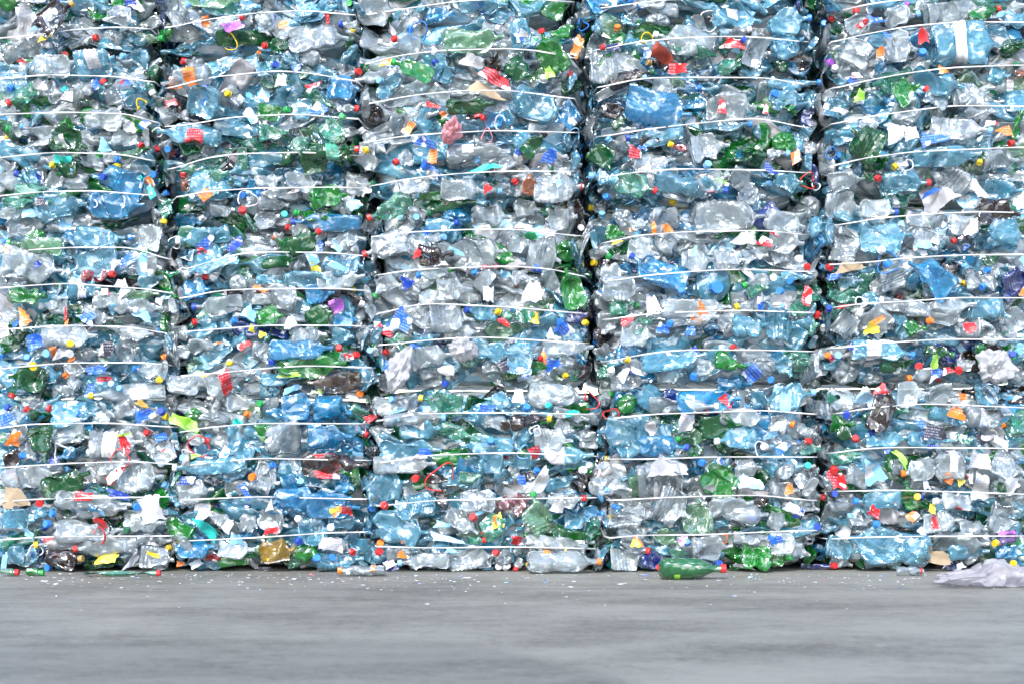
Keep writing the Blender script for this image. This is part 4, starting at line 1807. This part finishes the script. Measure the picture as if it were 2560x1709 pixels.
n_it = 0
for d in ITEMS:
    n_it += 1
    rs = np.random.RandomState(1000 + n_it)
    c, r = d['cr']; k = d['k']
    big = min(d['area'] / 9000., 1.0)
    if k in 'BEF':
        w = d['w'] * S * (1.25 if k == 'B' and not d['floor'] else 1.0)
        cap_r = .0138 if w < .055 else .0160
        if k == 'B':
            L = d['len'] * S; lay = (-.034 if d['thing'] else .004) + .008 * big - .010 * (d['cap'] != '-') + rs.rand() * .02
            if d['c'] in 'gGnBroybekv': lay -= .022
        else: L = max(w * 1.2, .1); lay = .0
        if k == 'F' and w > .14: cap_r = .030
        if k == 'B' and d['w'] > 60 and d['cap'] in 'bw' and d['cap'] != '-': cap_r = .020
        if w < .03: cap_r = .011
        if d['c'] == 'D': cap_r = .020
        kind = rs.choice(['soda', 'waist', 'water', 'soda', 'water'])
        if w > .13 and d['c'] in 'lcb': kind = rs.choice(['jug', 'water', 'soda'])
        if k == 'E': kind = 'soda'
        hi = d['thing']
        sq = (.40 + .24 * rs.rand()) if k == 'B' else (.8 + .2 * rs.rand())
        R = w / 2
        v, f, t, neckc, nd, sh = bottle(rs, L, R, sq, kind, 44 if hi else 24, 30 if hi else 16, True, (.72 if hi else .9) if k == 'B' else .45, cap_r)
        if d['floor'] and k == 'B':
            v, f, t, neckc, nd, sh = bottle(rs, L, R, .95 if d['c'] != 'e' else .42, 'waist' if d['c'] == 'c' else 'soda', 48, 32, True, .16 if d['w'] > 30 else .6, cap_r, .52 if d['c'] == 'D' else None)
        if k == 'B':
            (ax, ay), (bx, by) = d['a'], d['b']
            mx, my = d['p']; dx, dy = bx - ax, ay - by; n_ = math.hypot(dx, dy) + 1e-6
            if d['floor']:
                X, Y = floor_pt(mx, my + d['w'] * .5)
                ang = math.atan2(dy * .2, dx)
                rot = Euler((math.radians(90), 0, 0)).to_matrix() if True else None
                half = .0
                M = Matrix.Rotation(ang, 4, 'Z') @ Matrix.Translation((-L / 2, 0, 0)) @ Matrix.Rotation(math.radians(90 + rs.randint(-15, 15)), 4, 'X')
                vv = v @ np.array(M)[:3, :3].T
                M = Matrix.Translation((X, Y, -vv[:, 2].min() + .002)) @ M
                if d['c'] == 'e': pass
            else:
                y = float(face_y(c, r, d['x'], d['z'])) + lay
                X, Z = wall(mx, my, y)
                ang = math.atan2(dy, dx)
                yaw = (rs.rand() - .5) * .35 - (.10 if d['cap'] not in '-' else 0)
                roll = (rs.rand() - .5) * .7
                M = Matrix.Translation((X, y, Z)) @ Matrix.Rotation(-ang, 4, 'Y') @ Matrix.Rotation(yaw, 4, 'Z') @ Matrix.Rotation(roll, 4, 'X') @ Matrix.Translation((-L / 2, 0, 0))
        else:
            y = float(face_y(c, r, d['x'], d['z'])) + (-.02 if k == 'E' else .05)
            X, Z = wall(*d['p'], y)
            tx, tz = (rs.rand(2) - .5) * (.5 if k == 'E' else .8)
            dirv = Vector((tx, 1, tz)) if k == 'E' else Vector((tx, -1, tz - .1))
            M = Matrix.Translation((X, y, Z)) @ frame_x(dirv, (0, 0, 1)).to_4x4() @ Matrix.Translation((0 if k == 'E' else -L * .75, 0, 0))
            if k == 'E': M = M @ Matrix.Translation((.03, 0, 0))
        zmin = (v @ np.array(M)[:3, :3].T)[:, 2].min() + M[2][3]
        if zmin < .002: M = Matrix.Translation((0, 0, .002 - zmin)) @ M
        if hi:
            lab = d['lab'] or (rs.choice(['w', 'b', 'L', 'r', 'w', 'c']) if k == 'B' and d['c'] in 'cl' and rs.rand() < .30 and L > .15 else None)
            alone = d['cap'] == '-' and not lab
            bm_ = to_mesh('body', v, f, [PET[d['c']]])
            root = bpy.data.objects.new('plastic_bottle', bm_ if alone else None); col.objects.link(root); root.matrix_world = M; root.empty_display_size = .05
            tag(root, d['label'], 'bottle', GROUPS[k] if not d['floor'] else 'bottles lying on the concrete')
            if not alone: link('body', bm_, root)
            if d['cap'] not in '-n': put_cap(root, M, neckc, nd, d['cap'], cap_r)
            elif d['cap'] == 'n':
                gv, gf = ring_geo(cap_r * .95)
                link('neck_ring', to_mesh('neck_ring', gv, gf, [CAPM['r' if d['c'] in 'cgGe' else 'w']]), root, Matrix.Translation(Vector(neckc) - Vector(nd) * .012) @ frame_x(nd).to_4x4())
            if lab:
                nL, nA = sh
                i0, i1 = int(nL * .36), int(nL * (.52 + .1 * rs.rand()))
                if d['floor']: i0, i1 = int(nL * .30), int(nL * .40)
                g = v.reshape(nL, nA, 3); a0 = rs.randint(nA); na = nA // 2 if not d['lab'] or d['floor'] else nA
                idx = (a0 + np.arange(na)) % nA if na < nA else np.concatenate([np.arange(nA), [0]])
                sub = g[i0:i1][:, idx]; cen = g[i0:i1].mean(1)[:, None]
                dv = sub - cen; sub = sub + dv / (np.linalg.norm(dv, axis=2)[..., None] + 1e-6) * .0022
                link('label', to_mesh('label', sub.reshape(-1, 3), grid_faces(sub.shape[0], sub.shape[1], wrap=False), [LABM[lab]]), root)
        else:
            to_mass((c, r), v, f, M, PET[d['c']])
            if d['cap'] not in '-n': put_cap(None, M, neckc, nd, d['cap'], cap_r, (c, r))
    elif k == 'C':
        y = float(face_y(c, r, d['x'], d['z'])) - .036 - .012 * rs.rand(); X, Z = wall(*d['p'], y); X, Z = X, max(Z, .02)
        dirv = Vector(((rs.rand() - .5) * 1.6, -1, (rs.rand() - .5) * 1.4))
        rr = .0155 + .003 * rs.rand()
        M = Matrix.Translation((X, y, Z)) @ frame_x(dirv).to_4x4() @ Matrix.Diagonal((rr, rr, rr, 1))
        o = link('bottle_cap', cap_mesh(d['c']), None, M); tag(o, d['label'], 'bottle cap', GROUPS[k])
    elif k == 'P':
        v, f = scrap_geo(rs, d['w'] * S, d['h'] * S, 1.7 if d['c'] not in 'Kk' else 1.0)
        y = float(face_y(c, r, d['x'], d['z'])) - .018 - .035 * rs.rand(); X, Z = wall(*d['p'], y)
        M = Matrix.Translation((X, y, max(Z, d['h'] * S * .5))) @ Matrix.Rotation(-math.radians(d['ang']), 4, 'Y') @ Matrix.Rotation((rs.rand() - .5) * .5, 4, 'Z') @ Matrix.Rotation((rs.rand() - .5) * .5, 4, 'X')
        if d['thing']:
            o = link('torn_label' if d['c'] not in 'Kmc' else 'torn_sheet', to_mesh('scrap', v, f, [LABM[d['c']]]), None, M); tag(o, d['label'], 'torn label' if d['c'] not in 'Kmc' else 'torn sheet', GROUPS[k])
        else: to_mass((c, r), v, f, M, LABM[d['c']])
    elif k == 'H':
        rr = d['w'] * S / 2; a = np.linspace(.3, 2 * math.pi - rs.rand() * 2.4, 40)
        sx, sz = .75 + .5 * rs.rand(), .75 + .5 * rs.rand()
        ww = 1 + .12 * np.sin(3 * a + rs.rand() * 6)
        pts = np.stack([rr * sx * np.cos(a) * ww, .012 * np.sin(2 * a), rr * sz * np.sin(a) * ww], -1)
        v, f = tube_geo(pts, .0028, 8, (1, 1.8))
        a2 = np.linspace(0, 2 * math.pi, 24); q = rr * .5
        v2, f2 = tube_geo(np.stack([q * np.cos(a2) - .2 * rr, -.012 + .004 * np.sin(a2), q * np.sin(a2)], -1), .005, 8, (1, 1.8))
        y = float(face_y(c, r, d['x'], d['z'])) - .04; X, Z = wall(*d['p'], y)
        M = Matrix.Translation((X, y, max(Z, rr + .01))) @ Matrix.Rotation((rs.rand() - .5) * 1.0, 4, 'Z') @ Matrix.Rotation((rs.rand() - .5) * 1.0, 4, 'X') @ Matrix.Rotation(rs.rand() * 3, 4, 'Y')
        o = link('carrier_handle', to_mesh('handle', v, f, [CAPM[d['c']]]), None, M); tag(o, d['label'], 'carrier handle', GROUPS[k])
    elif k == 'G':
        w, h = d['w'] * S, d['h'] * S
        v, f = bag_geo(rs, w, h, .12 if not d['floor'] else .22)
        if d['floor']:
            X, Y = floor_pt(d['p'][0], d['p'][1] + d['h'] * .42)
            u = v[:, 0] / (.5 * w)
            v[:, 2] *= (.42 + .58 * sstep(-.35, .35, u)) * (1 - .35 * np.exp(-((u - .72) / .12) ** 2)) * (1 - .3 * np.exp(-((u + .2) / .10) ** 2))
            v[:, 2] *= 1.45
            v = worley_push(v, v * np.array([1, 0, 0]), rs, 70, .022, np.ones(len(v)))
            v += .004 * np.sin(v[:, [1, 2, 0]] * 55 + 3 * np.sin(v[:, [2, 0, 1]] * 30))
            lo_ = np.percentile(v[:, 2], 22); v[:, 2] = np.maximum(v[:, 2], lo_ + .004 * np.sin(v[:, 0] * 40)); M = Matrix.Translation((X, Y, .002 - v[:, 2].min()))
        else:
            y = float(face_y(c, r, d['x'], d['z'])) - .05; X, Z = wall(*d['p'], y); M = Matrix.Translation((X, y, Z)) @ Matrix.Rotation(.4, 4, 'Y')
        o = link('plastic_bag', to_mesh('bag', v, f, [BAGFLOOR if d['floor'] else BAGM[d['c']]]), None, M)
        tag(o, d['label'] if not d['floor'] else 'crumpled lilac white film bag lying on the concrete before the rightmost stack', 'bag', GROUPS[k])

# ------------------------------------------------------------------ anonymous crushed pieces behind and between
POOL = []
for i in range(46):
    rs = np.random.RandomState(500 + i)
    L = .18 + .20 * rs.rand(); R = .042 + .030 * rs.rand()
    POOL.append((bottle(rs, L, R, .28 + .2 * rs.rand(), rs.choice(['soda', 'waist', 'water', 'jug']), 22, 16, True, .8), L))
CW = 'c' * 46 + 'l' * 26 + 'b' * 7 + 'G' * 4 + 'g' * 5 + 'e' * 5 + 'p' * 3 + 'n' * 2 + 'B' * 1 + 'm' * 2
BLUE = {(1, 0): .68, (0, 1): .50, (1, 1): .46, (1, 2): .5, (3, 2): .5, (2, 0): .5, (2, 1): .14, (3, 1): .26, (4, 1): .42, (0, 2): .3, (4, 2): .28, (4, 0): .36, (3, 0): .40, (0, 0): .36, (2, 2): .4}
CC = 'rrrbbbllllwwwyyoogtBk'
for (c, r), b in BALE.items():
    rs = np.random.RandomState(77 * c + r + 5)
    hx, hz = b['x1'] - b['x0'], b['z1'] - b['z0']
    spots = []
    nf = 80
    for i in range(nf):
        x = b['x0'] + hx * (.03 + .94 * ((i * .618034) % 1)); z = b['z0'] + hz * (.04 + .92 * (i + .5) / nf)
        z += (rs.rand() - .5) * .06
        spots.append((x, z, None))
    for side in (0, 1):
        for i in range(26):
            spots.append((b['x0'] + .012 if side == 0 else b['x1'] - .012, b['z0'] + hz * (.05 + .9 * rs.rand()), .08 + .38 * rs.rand()))
    for x, z, dy in spots:
        (v, f, t, neckc, nd, sh), L = POOL[rs.randint(len(POOL))]
        cc = CW[rs.randint(len(CW))]
        if cc in 'cl': cc = 'l' if rs.rand() < BLUE.get((c, r), .36) + .08 else 'c'
        if cc in 'gG' and rs.rand() < .5 * (c in (2, 3) and r == 1): cc = 'c'
        y = float(face_y(c, r, x, z)) + .055 + .05 * rs.rand() if dy is None else dy
        a = rs.normal() * .45 + (math.pi if rs.rand() < .5 else 0)
        rot = Matrix.Rotation(-a, 4, 'Y') @ Matrix.Rotation((rs.rand() - .5) * .6, 4, 'Z') @ Matrix.Rotation((rs.rand() - .5) * 1.2, 4, 'X')
        if dy is not None: rot = Matrix.Rotation(math.radians(90), 4, 'Z') @ rot
        M = rot @ Matrix.Translation((-L / 2, 0, 0))
        vv = v @ np.array(M)[:3, :3].T + np.array(M)[:3, 3]
        lo, hi_ = vv.min(0), vv.max(0)
        ov = .02
        x = min(max(x, b['x0'] - ov - lo[0]), b['x1'] + ov - hi_[0]) if dy is None else x
        z = min(max(z, b['z0'] + .001 - lo[2] - (ov if r else 0)), b['z1'] + ov - hi_[2])
        M = Matrix.Translation((x, y, z)) @ M
        to_mass((c, r), v, f, M, PET[cc])
        if rs.rand() < .13: put_cap(None, M, neckc, nd, CC[rs.randint(len(CC))], .0150, (c, r))
    for i in range(7):
        v, f = scrap_geo(rs, .03 + .06 * rs.rand(), .02 + .05 * rs.rand(), 1.2, 7, 6)
        x, z = b['x0'] + hx * (.05 + .9 * rs.rand()), b['z0'] + hz * (.05 + .9 * rs.rand())
        y = float(face_y(c, r, x, z)) - .01 - .03 * rs.rand()
        M = Matrix.Translation((x, y, z)) @ Euler(((rs.rand() - .5) * .9, rs.rand() * 6, (rs.rand() - .5) * .9)).to_matrix().to_4x4()
        to_mass((c, r), v, f, M, LABM['wrbLBow'[i]])

BW = [['leftmost', 'second', 'middle', 'fourth', 'rightmost'], ['ground level', 'second level', 'third level', 'top level']]
for (c, r), b in BALE.items():
    root = bpy.data.objects.new('plastic_bale', None); col.objects.link(root)
    ox, oz = (b['x0'] + b['x1']) / 2, b['z0']
    root.location = (ox, 0, oz); T = Matrix.Translation((-ox, 0, -oz))
    tag(root, f"strapped bale of crushed plastic bottles, {BW[1][r]} in the {BW[0][c]} stack", 'bale', 'bales of crushed bottles in the stacks')
    v, f = rounded_core(b, b['f'] + .095)
    link('packed_core', to_mesh('packed_core', v - np.array([ox, 0, oz]), f, [m_core]), root)
    vs, fs, ms, nv = [], [], [], 0
    for v, f, s in b['mass']:
        vs.append(v); fs.append(f + nv); ms.append(np.full(len(f), s)); nv += len(v)
    me = to_mesh('bottle_mass', np.concatenate(vs) - np.array([ox, 0, oz]), np.concatenate(fs), MLIST, np.concatenate(ms))
    o = link('bottle_mass', me, root); o['kind'] = 'stuff'
    for poly in ST[c, r]:
        xs = np.linspace(poly[0][0], poly[-1][0], 44) * Kd
        ys = np.interp(xs, [p[0] * Kd for p in poly], [p[1] * Kd for p in poly])
        ys = np.convolve(np.pad(ys, 3, mode='edge'), np.ones(7) / 7, 'valid')
        pts = []
        ph = rnd.random() * 6
        for q, (a, bb) in enumerate(zip(xs, ys)):
            x, z = wall(a, bb); y = float(face_y(c, r, x, z)) - .056 + .014 * math.sin(q * .5 + ph) + .012 * math.sin(q * 1.3 + 2 * ph)
            x, z = wall(a, bb, y); pts.append((x - ox, y, z - oz))
        e0, e1 = pts[0], pts[-1]    # round the corners and run back along the sides
        sgn = 1
        lead = [(b['x0'] - ox - .006, yy, e0[2] - .015 * yy) for yy in (.9, .5, .25, .12)]
        tail = [(b['x1'] - ox + .006, yy, e1[2] - .015 * yy) for yy in (.12, .25, .5, .9)]
        allp = np.array(lead + pts + tail)
        v, f = tube_geo(allp, .0052, 8, (1.35, .45))
        # keep the band standing on edge against the bale face
        T_ = np.gradient(allp, axis=0); T_ /= np.linalg.norm(T_, axis=1)[:, None]
        Zv = np.array([0, 0, 1.]); nrm = np.cross(T_, Zv); nrm /= np.linalg.norm(nrm, axis=1)[:, None] + 1e-9
        th = np.linspace(0, 2 * math.pi, 8, endpoint=False) + .39
        twist = .35 * np.sin(np.arange(len(allp)) * .23 + ph)
        h = (.0043 * (1 - .35 * np.abs(np.sin(np.arange(len(allp)) * .17 + ph))))
        up = Zv[None] * np.cos(twist)[:, None] + nrm * np.sin(twist)[:, None]; sd = np.cross(T_, up)
        v = allp[:, None] + up[:, None] * (h[:, None] * np.cos(th)[None])[..., None] + sd[:, None] * (.0014 * np.sin(th))[None, :, None]
        link('strap', to_mesh('strap', v.reshape(-1, 3), grid_faces(len(allp), 8), [m_strap]), root)

# ------------------------------------------------------------------ concrete floor and the litter on it
m_fl, nt, nd, lk = new_mat('worn_concrete')
tc_ = N(nt, 'ShaderNodeTexCoord'); b_ = N(nt, 'ShaderNodeBsdfPrincipled'); o_ = N(nt, 'ShaderNodeOutputMaterial')
def nz(scale, st, det=5, rough=.6):
    mp = N(nt, 'ShaderNodeMapping'); mp.inputs['Scale'].default_value = st; lk.new(tc_.outputs['Object'], mp.inputs[0])
    n = N(nt, 'ShaderNodeTexNoise'); n.inputs['Scale'].default_value = scale; n.inputs['Detail'].default_value = det; n.inputs['Roughness'].default_value = rough
    lk.new(mp.outputs[0], n.inputs['Vector']); return n.outputs['Fac']
bands = nz(1.0, (1.0, 2.7, 1), 9, .70)
fine = nz(11.0, (.9, 1.4, 1), 8, .80)
grit = nz(140.0, (1, 1, 1), 3, .7)
patch = nz(.8, (1, 1.6, 1), 5, .6)
spk = fmath(nt, 'MULTIPLY_ADD', nz(42.0, (.7, 1, 1), 6, .85), .34, -.17)
mix = fmath(nt, 'ADD', spk, fmath(nt, 'ADD', fmath(nt, 'MULTIPLY', bands, .37), fmath(nt, 'ADD', fmath(nt, 'MULTIPLY', fine, .27), fmath(nt, 'ADD', fmath(nt, 'MULTIPLY', grit, .16), fmath(nt, 'MULTIPLY', patch, .26)))))
cr_ = N(nt, 'ShaderNodeValToRGB'); lk.new(mix, cr_.inputs[0])
e = cr_.color_ramp.elements; e[0].position = .39; e[0].color = (.054, .0535, .047, 1); e[1].position = .575; e[1].color = (.226, .224, .200, 1)
sp_ = N(nt, 'ShaderNodeSeparateXYZ'); lk.new(tc_.outputs['Object'], sp_.inputs[0])
wob = fmath(nt, 'MULTIPLY_ADD', fine, .02, -.01)
jd = fmath(nt, 'ABSOLUTE', fmath(nt, 'ADD', fmath(nt, 'ADD', sp_.outputs['Y'], .752), wob))
jn = fmath(nt, 'MULTIPLY', fmath(nt, 'LESS_THAN', jd, .017), fmath(nt, 'GREATER_THAN', nz(3.0, (1, 1, 1), 4), .44))
mj = N(nt, 'ShaderNodeMix', data_type='RGBA'); lk.new(fmath(nt, 'MULTIPLY', jn, .75), mj.inputs[0])
st = fmath(nt, 'SUBTRACT', fmath(nt, 'MULTIPLY_ADD', sp_.outputs['Y'], -.55, -1.36), sp_.outputs['X'])   # an old stain with a straight slanting edge
st = fmath(nt, 'MULTIPLY', fmath(nt, 'MULTIPLY_ADD', st, 9.0, .5, clamp=True), fmath(nt, 'MULTIPLY_ADD', fmath(nt, 'ADD', sp_.outputs['Y'], wob), -5.0, -10.8, clamp=True))
st = fmath(nt, 'MULTIPLY', st, fmath(nt, 'MULTIPLY_ADD', patch, 1.6, -.35, clamp=True))
ms = N(nt, 'ShaderNodeMix', data_type='RGBA'); ms.blend_type = 'MULTIPLY'; lk.new(fmath(nt, 'MULTIPLY', st, .95), ms.inputs[0]); lk.new(cr_.outputs[0], ms.inputs[6]); ms.inputs[7].default_value = (.55, .55, .57, 1)
lk.new(ms.outputs[2], mj.inputs[6]); mj.inputs[7].default_value = (.09, .088, .09, 1)
lk.new(mj.outputs[2], b_.inputs['Base Color']); lk.new(fmath(nt, 'MULTIPLY_ADD', bands, -.35, .78), b_.inputs['Roughness'])
bp = N(nt, 'ShaderNodeBump'); bp.inputs['Strength'].default_value = .25; bp.inputs['Distance'].default_value = .004; lk.new(grit, bp.inputs['Height']); lk.new(bp.outputs[0], b_.inputs['Normal'])
lk.new(b_.outputs[0], o_.inputs[0])
me = to_mesh('ground', [(-150, -150, 0), (150, -150, 0), (150, 150, 0), (-150, 150, 0)], [(0, 1, 2, 3)], [m_fl])
o = link('concrete_ground', me); o['kind'] = 'structure'

rs = np.random.RandomState(3)
V, F, MI, nv = [], [], [], 0
lm = [LABM['w'], LABM['w'], LABM['w'], LABM['c'], LABM['L'], LABM['r'], LABM['k'], LABM['b']]
for i in range(640):
    y = -.10 - abs(rs.normal()) * .34 if i < 590 else -.3 - 1.2 * rs.rand()
    x = (rs.rand() - .5) * 5.4
    s = .0018 + .0042 * rs.rand() ** 3 if i % 17 or y < -.7 else .005 + .007 * rs.rand()
    n = rs.randint(4, 6)
    a = np.sort(rs.rand(4)) * 6.283
    top = np.stack([x + s * np.cos(a) * (1 + rs.rand(4) * 1.2), y + s * np.sin(a), .001 + s * .5 * rs.rand(4)], -1)
    bot_ = top * 1.0; bot_[:, 2] = .0005
    V += [bot_, top]; 
    F += [np.array([[4, 5, 6, 7], [0, 1, 5, 4], [1, 2, 6, 5], [2, 3, 7, 6], [3, 0, 4, 7]]) + nv]; MI += [np.full(5, min(rs.randint(11), 7) if rs.rand() > .7 else 0)]; nv += 8
me = to_mesh('litter', np.concatenate(V), np.concatenate(F), lm, np.concatenate(MI), smooth=False)
o = link('litter', me); tag(o, 'tiny white flakes of plastic scattered on the concrete', 'litter', None, 'stuff')

# ------------------------------------------------------------------ light, sky, camera
SUN_EL, SUN_AZ = math.radians(42), math.radians(196)   # azimuth measured from +Y, clockwise seen from above
w = bpy.data.worlds.new('World'); scene.world = w; w.use_nodes = True
nt = w.node_tree; nt.nodes.clear()
sk = N(nt, 'ShaderNodeTexSky', sky_type='NISHITA'); sk.sun_disc = False; sk.sun_elevation = SUN_EL; sk.sun_rotation = SUN_AZ
sk.air_density = 1.0; sk.dust_density = 1.5; sk.ozone_density = 1.2
bg = N(nt, 'ShaderNodeBackground'); bg.inputs['Strength'].default_value = SKY
wo = N(nt, 'ShaderNodeOutputWorld'); nt.links.new(sk.outputs[0], bg.inputs[0]); nt.links.new(bg.outputs[0], wo.inputs[0])
L_ = bpy.data.lights.new('sun', 'SUN'); L_.energy = SUN; L_.angle = math.radians(SUN_ANGLE); L_.color = (1, .97, .93)
so = bpy.data.objects.new('sun', L_); col.objects.link(so)
sd = Vector((math.sin(SUN_AZ) * math.cos(SUN_EL), math.cos(SUN_AZ) * math.cos(SUN_EL), math.sin(SUN_EL)))
so.rotation_euler = sd.to_track_quat('Z', 'Y').to_euler()

cam = bpy.data.cameras.new('camera'); co = bpy.data.objects.new('camera', cam); col.objects.link(co)
co.location = (0, -D, CAMZ); co.rotation_euler = (math.radians(90), 0, 0)
cam.sensor_width = 36; cam.lens = 36 * D / (2560 * S); cam.shift_y = (HZ - 854.5) / 2560; cam.clip_end = 500; cam.clip_start = .05
cam.dof.use_dof = True; cam.dof.focus_distance = D - .04; cam.dof.aperture_fstop = 2.8
scene.camera = co
vs_ = scene.view_settings; vs_.view_transform = 'Standard'; vs_.look = 'None'; vs_.gamma = 1; vs_.exposure = EXPO
cy = scene.cycles
cy.max_bounces = 10; cy.transparent_max_bounces = 14; cy.diffuse_bounces = 6; cy.glossy_bounces = 3; cy.transmission_bounces = 4
cy.sample_clamp_indirect = 6; cy.caustics_reflective = False; cy.caustics_refractive = False
cy.use_denoising = DENOISE
